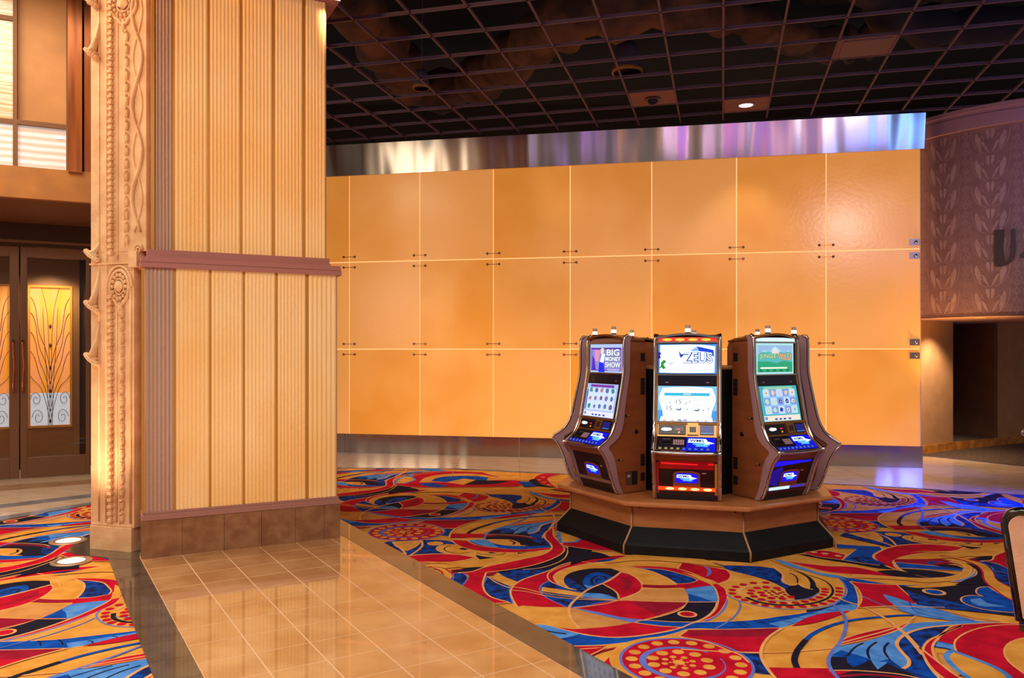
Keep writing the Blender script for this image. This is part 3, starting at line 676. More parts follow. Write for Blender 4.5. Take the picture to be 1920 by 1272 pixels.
def duct(path, r, lab, m=None):
    d = MB(); q_ = catmull(path, False, 8, 179)
    rr = [r*(0.9+0.2*math.sin(i*1.7)+0.08*math.sin(i*4.1)) for i in range(len(q_))]
    d.tube(q_, rr, m or M_DUCT, 14)
    o = d.build('air_duct'); tag(o, lab, 'duct'); return o
duct([ray(1330, 0, 5.7), ray(1060, 40, 5.7), ray(960, 110, 5.75), ray(800, 170, 5.8), ray(740, 110, 5.8), ray(640, -20, 5.8)], 0.34, 'brown wrapped air duct curving above the left half of the open ceiling grid')
duct([ray(1240, 0, 6.15), ray(1420, 45, 6.15), ray(1560, 85, 6.15), ray(1640, 75, 6.2)], 0.26, 'brown wrapped duct sagging above the ceiling grid near the framed access panel')
duct([ray(1600, -60, 5.45), ray(1740, 50, 5.5), ray(1960, 40, 5.5)], 0.24, 'dark blue-grey duct above the right end of the open ceiling grid', mat('blue_duct', (34, 30, 56), 0.85, 0, (24, 22, 44), 3, 0.4, 6))

# ------------------------------------------------------------------ round drum wall at the right with deco wallpaper
DC = Vector((8.03, 12.5, 0)); DR = 2.17
def drum(a, r, z): return Vector((DC.x+r*math.cos(a), DC.y+r*math.sin(a), z))
A0, A1 = math.radians(140), math.radians(285)
M_WP = mat('wallpaper_ground', (150, 112, 112), 0.5, 0, (138, 102, 104), 8, spec=0.3)
M_WPL = mat('wallpaper_motif', (182, 146, 144), 0.42, 0, (170, 132, 132), 10, spec=0.4)
m = MB()
def arcwall(m, r0, r1, z0, z1, mt, n=48, a0=A0, a1=A1):
    vs = []; 
    for k in range(n+1):
        a = a0+(a1-a0)*k/n
        vs += [drum(a, r0, z0), drum(a, r0, z1), drum(a, r1, z1), drum(a, r1, z0)]
    fs = []
    for k in range(n):
        b = 4*k
        for e in range(4): fs.append((b+e, b+4+e, b+4+(e+1) % 4, b+(e+1) % 4))
    fs += [(0, 1, 2, 3), tuple(4*n+k for k in (3, 2, 1, 0))]
    m.add(vs, fs, mt)
arcwall(m, DR-0.15, DR, 2.13, 4.73, M_WP)
drumo = struct(m.build('wall_right'))
m = MB(); mc = mat('cornice_pink', (176, 132, 150), 0.5)
arcwall(m, DR-0.15, DR+0.05, 4.73, 4.96, mc); arcwall(m, DR-0.15, DR+0.075, 4.96, 5.02, mc); arcwall(m, DR-0.1, DR+0.055, 4.905, 4.915, mat('cornice_groove', (110, 78, 92), 0.6))
o = m.build('cornice', drumo)
# wallpaper motif: fans, stems and diamond chains, slightly raised print
m = MB(); m.keep = True
def dp(s, z, off=0.0012): return drum(s/DR, DR+off, z)
def wpoly(pts, off=0.0012):
    q_ = catmull([Vector(p) for p in pts], True, 4, 40)
    m.add([dp(p.x, p.y, off) for p in q_], tri(q_), M_WPL)
def wline(pts, wd, off=0.0012):
    q_ = catmull([Vector(p) for p in pts], False, 5, 60); vs = []
    for i, p in enumerate(q_):
        d = (q_[min(i+1, len(q_)-1)]-q_[max(i-1, 0)]).normalized(); n = Vector((-d.y, d.x))*wd/2
        vs += [dp(*(p+n), off), dp(*(p-n), off)]
    m.add(vs, [(2*i, 2*i+1, 2*i+3, 2*i+2) for i in range(len(q_)-1)], M_WPL)
s0 = math.radians(178)*DR; PW = 0.62; PH = 0.366
for a in range(0, 7):
    cx_ = s0+a*PW
    for b in range(-1, 9):
        z = 2.145+b*PH
        def ok(zz): return 2.14 < zz < 4.72
        if not (ok(z+0.001) and ok(z+0.358)): continue
        for sg in (-1, 1):
            wpoly([(cx_+sg*1.15*0.02, z+0.76*(0.28)), (cx_+sg*1.15*0.045, z+0.76*(0.42)), (cx_+sg*1.15*0.04, z+0.76*(0.47)), (cx_+sg*1.15*0.012, z+0.76*(0.47)), (cx_+sg*1.15*0.008, z+0.76*(0.33))])
            wpoly([(cx_+sg*1.15*0.012, z+0.76*(0.02)), (cx_+sg*1.15*0.03, z+0.76*(0.12)), (cx_+sg*1.15*0.07, z+0.76*(0.24)), (cx_+sg*1.15*0.10, z+0.76*(0.26)), (cx_+sg*1.15*0.06, z+0.76*(0.12))])
            wpoly([(cx_+sg*1.15*0.10, z+0.76*(0.05)), (cx_+sg*1.15*0.15, z+0.76*(0.20)), (cx_+sg*1.15*0.165, z+0.76*(0.36)), (cx_+sg*1.15*0.145, z+0.76*(0.43)), (cx_+sg*1.15*0.11, z+0.76*(0.30)), (cx_+sg*1.15*0.095, z+0.76*(0.15))])
            wline([(cx_+sg*1.15*0.07, z+0.76*(0.30)), (cx_+sg*1.15*0.085, z+0.76*(0.36)), (cx_+sg*1.15*0.105, z+0.76*(0.33)), (cx_+sg*1.15*0.10, z+0.76*(0.27))], 0.008)
            wline([(cx_+sg*1.15*0.04, z+0.76*(0.02)), (cx_+sg*1.15*0.13, z+0.76*(0.10)), (cx_+sg*1.15*0.19, z+0.76*(0.28)), (cx_+sg*1.15*0.205, z+0.76*(0.46))], 0.007)
            for t in range(5): wpoly([(cx_+sg*1.15*(0.195+0.006*t), z+0.76*(0.05+0.03*t)), (cx_+sg*1.15*(0.215+0.006*t), z+0.76*(0.055+0.03*t)), (cx_+sg*1.15*(0.21+0.006*t), z+0.76*(0.07+0.03*t))])
        d0 = cx_+PW/2
        for t in range(3):
            zz = z+0.065+0.122*t
            for r_ in (0.045, 0.022):
                wline([(d0, zz-r_*1.2), (d0+r_, zz), (d0, zz+r_*1.2), (d0-r_, zz), (d0, zz-r_*1.2)], 0.006)
m.build('wallpaper_print', drumo)
# soffit ring and alcove walls
M_SOF = mat('soffit_plaster', (168, 128, 130), 0.7)
M_ALC = mat('alcove_plaster', (178, 132, 92), 0.75, 0, (170, 124, 84), 5)
m = MB(); n = 48
pts = [(drum(A0+(A1-A0)*k/n, DR, 0).x, drum(A0+(A1-A0)*k/n, DR, 0).y) for k in range(n+1)]
m.prism(pts+[(12.5, 10.5), (12.5, 16), (6.0, 16)], 2.13, 2.18, M_SOF); struct(m.build('ceiling'))
q1, q2, q3, q4 = G(1700, 846), G(1787, 844), G(1865, 836), G(2100, 815)
q1 = Vector((5.95, 12.30, 0)); 
def wallseg(m, a, b, z0, z1, th, mt):
    d = (b-a).normalized(); n = Vector((-d.y, d.x, 0))*th
    m.prism([(a.x, a.y), (b.x, b.y), (b.x+n.x, b.y+n.y), (a.x+n.x, a.y+n.y)], z0, z1, mt)
m = MB(); wallseg(m, q1, q2, 0, 2.13, 0.06, M_ALC); struct(m.build('wall_alcove_left'))
m = MB(); wallseg(m, q3, q4, 0, 2.13, 0.06, M_ALC); struct(m.build('wall_alcove_right'))
M_NICHE = mat('niche_brown', (96, 62, 44), 0.6, 0, (84, 54, 40), 4)
dn = (q3-q2).normalized(); nn = Vector((-dn.y, dn.x, 0))
m = MB()
wallseg(m, q2+nn*0.95, q3+nn*0.95+dn*0.2, 0.134, 2.13, 0.05, M_NICHE)
wallseg(m, q2, q3, 0.0, 0.134, 1.0, mdc)
m.prism([(q3.x, q3.y), (q3.x+nn.x, q3.y+nn.y), (q3.x+nn.x+0.05, q3.y+nn.y), (q3.x+0.05, q3.y)], 0.134, 2.13, M_NICHE)
m.prism([(q2.x, q2.y), (q2.x+nn.x, q2.y+nn.y), (q2.x+nn.x-0.05, q2.y+nn.y), (q2.x-0.05, q2.y)], 0.134, 2.13, M_NICHE)
struct(m.build('wall_niche'))
M_BASE = mat('golden_wood_base', (208, 138, 44), 0.4, 0, (168, 100, 28), 6)
m = MB()
for a, b in ((q1, q2), (q2, q3), (q3, q4)):
    d = (b-a).normalized(); n = Vector((-d.y, d.x, 0))
    m.prism([(a.x-n.x*0.02, a.y-n.y*0.02), (b.x-n.x*0.02, b.y-n.y*0.02), (b.x-n.x*0.001, b.y-n.y*0.001), (a.x-n.x*0.001, a.y-n.y*0.001)], 0, 0.132, M_BASE)
struct(m.build('baseboard_right'))
p = ray(1845, 594, 2.128)
p = Vector((DC.x+(p.x-DC.x)*0.93, p.y+0.25, 2.128))
e = empty('soffit_light', p)
m = MB(); m.lathe([(0.09, 0.0), (0.09, -0.008), (0.07, -0.01), (0.065, 0)], mat('sl_ring', (220, 180, 150), 0.4, 0.3), 20); m.build('trim_ring', e)
m = MB(); m.lathe([(0.065, -0.001), (0.06, -0.005), (0, -0.005)], glow((255, 225, 180), 3.0), 20); m.build('lamp_face', e)
tag(e, 'small lit downlight in the soffit under the patterned round wall', 'ceiling light')
spot('soffit_beam', p+Vector((0, 0, -0.02)), p+Vector((-0.35, 0.5, -2)), 80, (1.0, 0.72, 0.42), 100, 0.8, 0.05)
spot('alcove_beam', (6.9, 12.35, 2.10), (6.75, 12.9, 0.4), 130, (1.0, 0.74, 0.45), 95, 0.8, 0.05)
# raised dark letter on the drum, and the edge of the next one
M_LET = mat('letter_brown', (60, 34, 32), 0.45)
def drum_px(px, py):      # hit the drum with the view ray
    d = Vector(((px-CX)/F, 1.0)); c = Vector((DC.x, DC.y)); R_ = DR
    A = d.dot(d); B = -2*d.dot(c); C_ = c.dot(c)-R_*R_
    t = (-B-math.sqrt(max(0, B*B-4*A*C_)))/(2*A); x, y = d*t
    return math.atan2(y-c.y, x-c.x) % (2*PI), H-(py-HY)*y/F
def letter(polys_px, lab, name):
    m = MB()
    for poly in polys_px:
        q_ = catmull([Vector(p) for p in poly], True, 3, 35)
        fr = [drum(*(lambda t: (t[0], DR+0.05, t[1]))(drum_px(p.x, p.y))) for p in q_]
        bk = [drum(*(lambda t: (t[0], DR+0.002, t[1]))(drum_px(p.x, p.y))) for p in q_]
        n = len(q_); t = tri(q_)
        m.add(fr+bk, [tuple(a) for a in t]+[tuple(n+k for k in reversed(a)) for a in t]+[(i, (i+1) % n, n+(i+1) % n, n+i) for i in range(n)], M_LET)
    o = m.build(name); tag(o, lab, 'letter'); return o
letter([[(1865, 432.5), (1883, 431.5), (1883.5, 492), (1884.5, 494), (1893, 485), (1896.5, 474), (1896.8, 430.5), (1903.8, 429.5), (1904, 476), (1901, 486), (1894, 493), (1886, 498), (1876, 499.5), (1865, 499)]], 'large raised dark brown letter U on the patterned round wall', 'wall_letter')
letter([[(1913, 478), (1921, 471), (1934, 462), (1938, 470), (1921, 482), (1914, 483)]], 'tip of the next dark raised letter right of the large U', 'wall_letter')
# ------------------------------------------------------------------ the big square column
K0 = Vector((-2.925, 6.284, 0)); KD = Vector((1.4117, 0.7341, 0)).normalized(); KN = Vector((-KD.y, KD.x, 0))  # KN points into the column
KL = 1.591
col = empty('ribbed_column', K0)
KT = Matrix(((KD.x, KN.x, 0, 0), (KD.y, KN.y, 0, 0), (0, 0, 1, 0), (0, 0, 0, 1)))   # local: s along face, t inward
def kc(m, name, T=True, bevel=0, parent=None):
    o = m.build(name, parent or col, bevel=bevel); 
    if parent is None: o.matrix_basis = KT
    return o
M_KMARB = mat('brown_marble', (164, 112, 76), 0.08, 0, (140, 90, 58), 9, spec=0.6)
M_KTRIM = mat('mauve_trim', (176, 120, 104), 0.5)
M_LEDGE = mat('mauve_ledge', (184, 112, 98), 0.45)
M_CORE = mat('column_core', (200, 140, 60), 0.7)
m = MB(); 
js = [0, 0.30, 0.62, 0.92, 1.20, 1.45, KL]
for a, b in zip(js[:-1], js[1:]): m.box(a+0.0015, b-0.0015, 0.0, 0.02, 0, 0.298, M_KMARB)
m.box(0.0, 0.02, 0.02, KL, 0, 0.298, M_KMARB); m.box(KL-0.02, KL, 0.02, KL, 0, 0.298, M_KMARB)
m.box(0.005, KL-0.005, 0.018, KL, 0, 0.297, mat('marble_joint', (110, 86, 76), 0.5))
kc(m, 'marble_base')
m = MB(); m.prism([(0, 0), (0, 0.298-0.298)], 0, 0, M_KTRIM) if False else None
m.box(0.003, KL-0.003, 0.003, KL-0.003, 0.299, 0.345, M_KTRIM); m.box(0.012, KL-0.012, 0.012, KL-0.012, 0.345, 0.368, M_KTRIM)
kc(m, 'base_trim', bevel=0.004)
INS = 0.028        # lower ribbed face behind the base face
SB = 0.105         # upper ribbed face
m = MB(); m.box(INS+0.02, KL-INS-0.02, INS+0.02, KL-0.05, 0.30, 2.40, M_CORE); m.box(SB+0.02, KL-SB-0.02, SB+0.02, KL-0.1, 2.40, 6.2, M_CORE); kc(m, 'core')
m = MB()
m.box(-0.01, KL+0.01, -0.012, KL, 2.312, 2.352, M_LEDGE); m.box(-0.004, KL+0.004, -0.006, KL, 2.355, 2.395, M_LEDGE)
m.box(0.045, KL-0.085, 0.04, KL-0.08, 2.396, 2.462, M_LEDGE); m.box(0.038, KL-0.078, 0.034, KL-0.08, 2.396, 2.414, M_LEDGE)
kc(m, 'ledge')
m = MB(); m.box(-0.0, KL, -0.0, KL, 4.735, 4.80, mat('crown_mauve', (150, 88, 110), 0.5)); m.box(0.03, KL-0.03, 0.03, KL, 4.80, 5.0, mat('crown_mauve', (150, 88, 110), 0.5)); kc(m, 'crown_ledge')
def kface_s(px, off):   # picture column -> s on the plane t=off
    k = (px-CX)/F; o = K0+KN*off
    return (k*o.y-o.x)/(KD.x-k*KD.y)
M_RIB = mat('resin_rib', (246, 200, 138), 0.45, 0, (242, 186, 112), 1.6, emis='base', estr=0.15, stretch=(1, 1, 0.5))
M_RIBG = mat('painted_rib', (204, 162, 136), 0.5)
M_SEP = mat('gold_strip', (206, 138, 44), 0.4, 0.2)
def ribs(s0, s1, t0, z0, z1, mt, n, amp=0.012, axis='s'):
    m = MB(); N = n*8; vs = []
    for i in range(N+1):
        s_ = s0+(s1-s0)*i/N; d = amp*abs(math.sin(PI*i/8))
        for z in (z0, z1):
            vs.append((s_, t0-d, z) if axis == 's' else (t0-d if t0 < 1 else t0+d, s_, z))
    m.add(vs, [(2*i, 2*i+2, 2*i+3, 2*i+1) for i in range(N)], mt, False)
    if axis == 's': m.box(s0, s1, t0, t0+0.01, z0, z1, mt)
    return m
for (t0, z0, z1, cuts) in ((INS, 0.366, 2.312, [266, 326, 330, 392, 396.5, 455, 459.5, 516, 521, 573, 579, 631]), (SB, 2.46, 4.735, [283, 323, 328, 389, 394, 450, 455, 510, 516, 567, 573, 612])):
    ss = [kface_s(c, t0) for c in cuts]; ss[0] = t0; ss[-1] = KL-t0
    for i in range(0, 12, 2):
        n = 7 if i == 0 and t0 < 0.05 else (5 if i == 0 else (8 if 0 < i < 10 else 6))
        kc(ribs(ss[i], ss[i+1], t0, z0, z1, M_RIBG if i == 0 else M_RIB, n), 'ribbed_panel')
        if i < 10:
            m = MB(); m.box(ss[i+1], ss[i+2], t0+0.004, t0+0.014, z0, z1, M_SEP); kc(m, 'gold_strip')
    for side in (0, 1):
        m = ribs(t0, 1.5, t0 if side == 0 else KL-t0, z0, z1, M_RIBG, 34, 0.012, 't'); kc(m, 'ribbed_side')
m = MB(); m.box(0.0, 0.022, 0.0, 0.022, 0.366, 2.31, M_SEP) ; m.box(SB-0.03, SB-0.006, SB-0.02, SB+0.02, 2.46, 6.0, M_SEP); kc(m, 'corner_bead')
tag(col, 'large square column with ribbed glowing panels, mauve ledge and brown marble base', 'column')
# ------------------------------------------------------------------ carved stone pilaster on the column's cut corner
Q0 = Vector((-3.508, 6.613, 0)); QD = Vector((0.404, -0.122, 0)).normalized(); QN = Vector((-QD.y, QD.x, 0))
QT = Matrix(((QD.x, QN.x, 0, Q0.x-K0.x), (QD.y, QN.y, 0, Q0.y-K0.y), (0, 0, 1, 0), (0, 0, 0, 1)))
M_STONE = mat('carved_stone', (232, 186, 138), 0.75, 0, (216, 164, 116), 6, 0.35, 50)
pil = MB()
pil.box(0.0, 0.44, 0.012, 0.5, 0.20, 2.46, M_STONE); pil.box(0.0, 0.56, 0.012, 0.5, 2.46, 6.0, M_STONE)
pilo = pil.build('carved_pilaster', col, bevel=0.004); pilo.matrix_basis = QT
pilo['label'] = 'tan carved stone pilaster'
def qc(m, name, bevel=0):
    o = m.build(name, pilo, bevel=bevel); return o
m = MB(); m.box(0, 0.422, 0.0, 0.45, 0, 0.20, M_STONE); m.box(0.01, 0.415, 0.006, 0.45, 0.20, 0.222, M_STONE); qc(m, 'stone_plinth', 0.006)
def qp(px, py, t=0.0):   # picture point -> (s,z) on the pilaster face
    k = (px-CX)/F; s_ = (k*Q0.y-Q0.x)/(QD.x-k*QD.y); Y = Q0.y+QD.y*s_
    return s_, H-(py-HY)*Y/F
# vertical mouldings
m = MB()
for px, wd, z0, z1 in ((184, 0.012, 0.24, 6.0), (198, 0.02, 0.24, 6.0), (217, 0.016, 0.24, 2.3), (219, 0.012, 2.4, 6.0), (243, 0.02, 0.24, 2.2)):
    s_ = qp(px, 600)[0]; m.tube([(s_, 0.012, z0), (s_, 0.012, z1)], wd/2+0.002, M_STONE, 8)
qc(m, 'moulding')
def beads(px, z0, z1, step, sx):
    s_ = qp(px, 600)[0]; m = MB(); z = z0
    while z < z1:
        m.box(s_-sx, s_+sx, -0.022, 0.013, z, z+step*0.48, M_STONE)
        m.box(s_-sx*0.5, s_+sx*0.5, -0.004, 0.013, z+step*0.48, z+step, M_STONE)
        z += step
    return m
qc(beads(207.5, 0.24, 2.08, 0.0557, 0.021), 'bead_band', 0.004); qc(beads(208, 2.44, 4.6, 0.0515, 0.020), 'bead_band', 0.004)
def drops(px, z0, z1, step, r):
    s_ = qp(px, 600)[0]; m = MB(); z = z0
    m.tube([(s_-0.028, 0.012, z0-0.02), (s_-0.028, 0.012, z1)], 0.006, M_STONE, 6)
    while z < z1:
        m.ball((s_, 0.004, z+step*0.35), (r*0.95, r*0.9, step*0.42), M_STONE, 10)
        m.ball((s_, -0.008, z+step*0.72), (r*0.8, r*0.9, step*0.14), M_STONE, 8)
        z += step
    return m
qc(drops(228.5, 0.24, 2.0, 0.105, 0.02), 'husk_chain'); qc(drops(237.5, 2.52, 4.2, 0.104, 0.016), 'husk_chain')
def rosette(px, py, rx, rz, lab):
    s_, z = qp(px, py); m = MB()
    for k in range(28):
        a = 2*PI*k/28; b = 2*PI*(k+1)/28
    ringp = [(s_+rx*math.cos(2*PI*k/28)*(1 if True else 0), 0.004, z+rz*math.sin(2*PI*k/28)-(0.03 if abs(k-21) < 2 else 0)) for k in range(29)]
    m.tube(ringp, 0.014, M_STONE, 8)
    for k in range(14):
        a = 2*PI*k/14; m.ball((s_+rx*0.72*math.cos(a), 0.0, z+rz*0.72*math.sin(a)), (0.015, 0.015, 0.017), M_STONE, 8)
    m.tube([(s_+rx*0.48*math.cos(2*PI*k/20), 0.002, z+rz*0.48*math.sin(2*PI*k/20)) for k in range(21)], 0.008, M_STONE, 6)
    for k in range(9):
        a = PI*k/8; m.tube([(s_, 0.0, z-rz*0.3), (s_+rx*0.4*math.cos(a), -0.004, z+rz*0.36*math.sin(a))], [0.006, 0.01], M_STONE, 6)
    m.ball((s_, 0.006, z-rz-0.045), (0.02, 0.02, 0.06), M_STONE, 8)
    qc(m, 'rosette')
rosette(223.5, 538, 0.095, 0.135, ''); rosette(231, 8, 0.13, 0.13, '')
# arched frame over the lower rosette, step and capital edge
m = MB(); s_, z = qp(223, 538)
m.tube([(s_+0.125*math.cos(a), 0.006, z+0.17*math.sin(a)) for a in [PI*k/16 for k in range(17)]], 0.012, M_STONE, 8)
m.box(0.42, 0.50, -0.03, 0.1, 2.33, 2.46, M_STONE); m.box(0.0, 0.42, -0.004, 0.1, 2.36, 2.375, M_STONE)
qc(m, 'arch_moulding')
m = MB()      # ribbon waves on the upper part, with a small scroll at the foot
pts = []
for k in range(46):
    z = 2.62+k*0.045; s_ = 0.475+0.05*math.cos((z-4.03)/0.76*2*PI); pts.append((s_, 0.004, z))
m.tube(pts, [0.010+0.006*abs(math.sin(k*0.19)) for k in range(len(pts))], M_STONE, 8)
pts2 = [(0.475-0.05*math.cos((z-4.03)/0.76*2*PI)*0.9, 0.012, z) for z in [2.62+k*0.045 for k in range(46)]]
m.tube(pts2, 0.010, M_STONE, 8)
s_, z = qp(258, 468)
m.tube([(s_+0.045*(1-k/22)*math.cos(k*0.6), 0.002, z+0.045*(1-k/22)*math.sin(k*0.6)) for k in range(20)], 0.009, M_STONE, 8)
qc(m, 'ribbon_carving')
# scroll brackets breaking the left silhouette
for (py, up, wd) in ((4, 0.24, 0.1), (100, 0.26, 0.09), (478, 0.10, 0.085), (574, 0.30, 0.08), (672, 0.30, 0.08)):
    m = MB(); s_, z = qp(178, py)
    # fluted horn narrowing upward, ending in a scalloped lip that tips down towards the face
    m.tube([(s_+0.035, 0.012, z+up), (s_+0.02, 0.0, z+up*0.5), (s_-0.005, -0.012, z+up*0.16), (s_-0.02, -0.018, z)], [0.008, 0.018, 0.030, 0.040], M_STONE, 12)
    for k in range(7):
        m.ball((s_-0.066+0.0175*k, -0.022-0.016*math.sin(PI*k/6), z+0.030-0.0125*k), (0.021, 0.030, 0.021), M_STONE, 8)
    m.ball((s_-0.012, -0.012, z-0.008), (0.052, 0.034, 0.022), M_STONE, 12)
    m.tube([(s_-0.008, -0.004, z-0.012), (s_+0.012, 0.006, z-0.045), (s_+0.02, 0.014, z-0.075)], [0.03, 0.02, 0.006], M_STONE, 10)
    qc(m, 'scroll_bracket')
# ------------------------------------------------------------------ floor uplights
for (px, py, lab) in ((128, 1015, 'round lit floor light in the carpet, the farther of the two beside the pilaster foot'), (134, 1053, 'round lit floor light in the carpet, the nearer of the two beside the pilaster foot')):
    p = G(px, py); e = empty('floor_light', (p.x, p.y, 0.0))
    m = MB(); m.lathe([(0.15, -0.004), (0.15, 0.002), (0.145, 0.006), (0.10, 0.007), (0.098, 0.003)], mat('bronze_ring', (206, 164, 128), 0.35, 0.6), 32); m.build('rim', e)
    m = MB(); m.lathe([(0.10, 0.001), (0.098, 0.004), (0.0, 0.005)], glow((235, 250, 250), 1.5), 28); m.build('lens', e)
    tag(e, lab, 'floor light')
    spot('floor_beam', (p.x, p.y, 0.03), Q0+QD*0.1+Vector((0, 0, 2.6 if py < 1030 else 1.9)), 85, (1.0, 0.78, 0.52), 60, 0.9, 0.06)
# ------------------------------------------------------------------ entrance doors
D0 = Vector((-6.517, 10.146, 0)); DD = Vector((math.cos(math.radians(28)), math.sin(math.radians(28)), 0)); DN = Vector((-DD.y, DD.x, 0))
DT = Matrix(((DD.x, DN.x, 0, D0.x), (DD.y, DN.y, 0, D0.y), (0, 0, 1, 0), (0, 0, 0, 1)))
def dpx(px, py, t=0.0):
    o = D0+DN*t; k = (px-CX)/F; s_ = (k*o.y-o.x)/(DD.x-k*DD.y); Y = o.y+DD.y*s_
    return s_, H-(py-HY)*Y/F
M_DOOR = mat('bronze_door', (122, 84, 58), 0.38, 0.35)
M_DARKB = mat('dark_bronze', (66, 40, 28), 0.35, 0.4)
M_GLASS = bpy.data.materials.new('clear_glass'); M_GLASS.use_nodes = True
_b = M_GLASS.node_tree.nodes['Principled BSDF']; _b.inputs['Transmission Weight'].default_value = 1; _b.inputs['Roughness'].default_value = 0.0; _b.inputs['IOR'].default_value = 1.25; _b.inputs['Base Color'].default_value = (0.95, 0.93, 0.9, 1)
ZT = 2.99
def leaf(n, s0, s1, g0, g1, hs):
    o_m = MB(); z0g, z1g = 0.27, 2.86
    o_m.box(s0, g0, 0, 0.05, 0.01, ZT, M_DOOR); o_m.box(g1, s1, 0, 0.05, 0.01, ZT, M_DOOR)
    o_m.box(g0, g1, 0, 0.05, 0.01, z0g, M_DOOR); o_m.box(g0, g1, 0, 0.05, z1g, ZT, M_DOOR)
    d = o_m.build('door_%d' % n, bevel=0.004); d.matrix_world = DT; struct(d)
    m = MB(); m.box(g0, g1, 0.02, 0.028, z0g, z1g, M_GLASS); m.build('door_glass', d)
    m = MB(); s_ = hs
    zt, zb = 1.78, 1.13
    m.tube(catmull([(s_, 0.0, zt-0.02), (s_, -0.05, zt), (s_, -0.06, zt-0.12), (s_+0.012, -0.065, 1.46), (s_, -0.06, zb+0.12), (s_, -0.05, zb), (s_, 0.0, zb+0.02)], False, 5, 179), 0.014, mat('copper_handle', (196, 120, 70), 0.25, 0.9), 10)
    m.build('door_handle', d)
    return d
sA = dpx(37, 700)[0]
leaf(1, sA-1.05, sA-0.008, sA-0.9, dpx(18, 700)[0], dpx(25, 700)[0])
leaf(2, sA+0.008, dpx(166, 700)[0]+0.02, dpx(51, 700)[0], dpx(161, 700)[0], dpx(43, 700)[0])
m = MB(); m.box(sA-2.2, sA+1.6, 0.0, 0.06, ZT+0.01, 3.06, M_DARKB); m.box(sA-2.2, sA+1.6, -0.02, 0.02, 3.04, 3.075, M_DOOR)
m.box(dpx(166, 700)[0]+0.03, dpx(166, 700)[0]+0.16, -0.02, 0.08, 0, 3.05, M_DOOR)
m.box(sA-2.2, sA+1.6, 0.0, 0.05, 3.075, 3.30, M_DARKB); m.box(dpx(166, 700)[0]+0.16, sA+2.5, 0, 0.06, 0, 3.3, M_DARKB)
o = m.build('trim_6'); o.matrix_world = DT; struct(o)
# inner vestibule: second pair of doors with etched amber glass
VB = 0.9
M_AMB = mat('amber_glass', (232, 146, 36), 0.3, 0, (232, 150, 96), 5, emis='base', estr=0.5, stretch=(2.5, 1, 0.2))  # emission stands in for light coming through the amber pane
M_DAYLIT = mat('daylit_glass', (196, 206, 216), 0.4, emis=(190, 200, 215), estr=0.55)  # pale blue glow: outdoor light through the pane's foot, put into its colour
M_TRAC = mat('tracery', (96, 60, 40), 0.6)
M_INW = mat('inner_wood', (130, 88, 48), 0.4, 0.1)
def inner(x0, x1):
    s0, s1 = dpx(x0, 650, VB)[0], dpx(x1, 650, VB)[0]
    cs = (s0+s1)/2; hw = (s1-s0)/2
    z1 = H-(540-HY)*11.2/F; z0 = H-(800-HY)*11.0/F; zm = z0+(z1-z0)*0.235
    m = MB(); W_ = hw+0.12
    m.box(cs-W_, cs-hw, 0, 0.05, 0.0, 2.98, M_INW); m.box(cs+hw, cs+W_, 0, 0.05, 0.0, 2.98, M_INW)
    m.box(cs-hw, cs+hw, 0, 0.05, 0.0, z0, M_INW); m.box(cs-hw, cs+hw, 0, 0.05, z1, 2.98, M_INW)
    e = m.build('inner_door'); e.matrix_world = DT @ Matrix.Translation((0, VB, 0)); 
    m = MB(); m.box(cs-hw-0.03, cs+hw+0.03, -0.012, 0.0, z0-0.03, z0, M_SEP); m.box(cs-hw-0.03, cs+hw+0.03, -0.012, 0, z1, z1+0.03, M_SEP)
    m.box(cs-hw-0.03, cs-hw, -0.012, 0, z0, z1, M_SEP); m.box(cs+hw, cs+hw+0.03, -0.012, 0, z0, z1, M_SEP); m.build('gilt_frame', e)
    m = MB(); m.box(cs-hw, cs+hw, 0.01, 0.02, zm, z1, M_AMB); m.box(cs-hw, cs+hw, 0.01, 0.02, z0, zm, M_DAYLIT); m.build('etched_pane', e)
    m = MB(); r = 0.0035
    def T(pts): m.tube(catmull([(cs+p[0]*hw, 0.004, z0+p[1]*(z1-z0)) for p in pts], False, 6, 179), r, M_TRAC, 5)
    for sg in (-1, 1):
        for yb, yt in ((0.02, 0.36), (0.1, 0.54), (0.2, 0.68), (0.3, 0.82), (0.4, 0.93)):
            T([(0, yb), (sg*0.25, yb+0.16), (sg*0.55, yb+0.27), (sg*0.85, yt-0.03), (sg*1.0, yt)])
        T([(sg*0.04, 0.0), (sg*0.06, 0.5), (sg*0.2, 0.85), (sg*0.45, 1.0)])
        T([(sg*0.1, 0.0), (sg*0.15, 0.3), (sg*0.3, 0.6), (sg*0.38, 0.85)])
        for (cx2, cz2, rr) in ((0.72, 0.19, 0.28), (0.62, 0.06, 0.3)):
            T([(sg*(cx2+rr*(1-k/16)*math.cos(k*0.7)), cz2+0.2*rr*(1-k/16)*math.sin(k*0.7)) for k in range(14)])
    for yy in (0.03, 0.25, 0.42, 0.58, 0.72): m.ball((cs, 0.0, z0+yy*(z1-z0)), (0.018, 0.01, 0.03), M_TRAC, 8)
    m.build('tracery', e)
    return e
e1 = inner(57, 131); e2 = inner(-62, 17)
tag(e1, 'inner entrance door with amber etched glass seen through the right glass leaf', 'door')
tag(e2, 'inner entrance door with amber etched glass seen through the left glass leaf', 'door')
m = MB(); m.box(sA-3, sA+2.5, VB+0.06, VB+0.1, 0, 3.0, M_DARKB); m.box(sA+1.15, sA+1.2, 0.06, VB, 0, 3.0, M_DOOR); m.box(sA-3, sA+2.5, 0.06, VB+0.1, 3.0, 3.05, M_DARKB)
o = m.build('wall_vestibule'); o.matrix_world = DT; struct(o)
m = MB(); m.box(sA-3, sA+2.5, -0.6, VB+0.1, -0.02, 0.0015, M_CREAM); o = m.build('floor'); o.matrix_world = DT; struct(o)
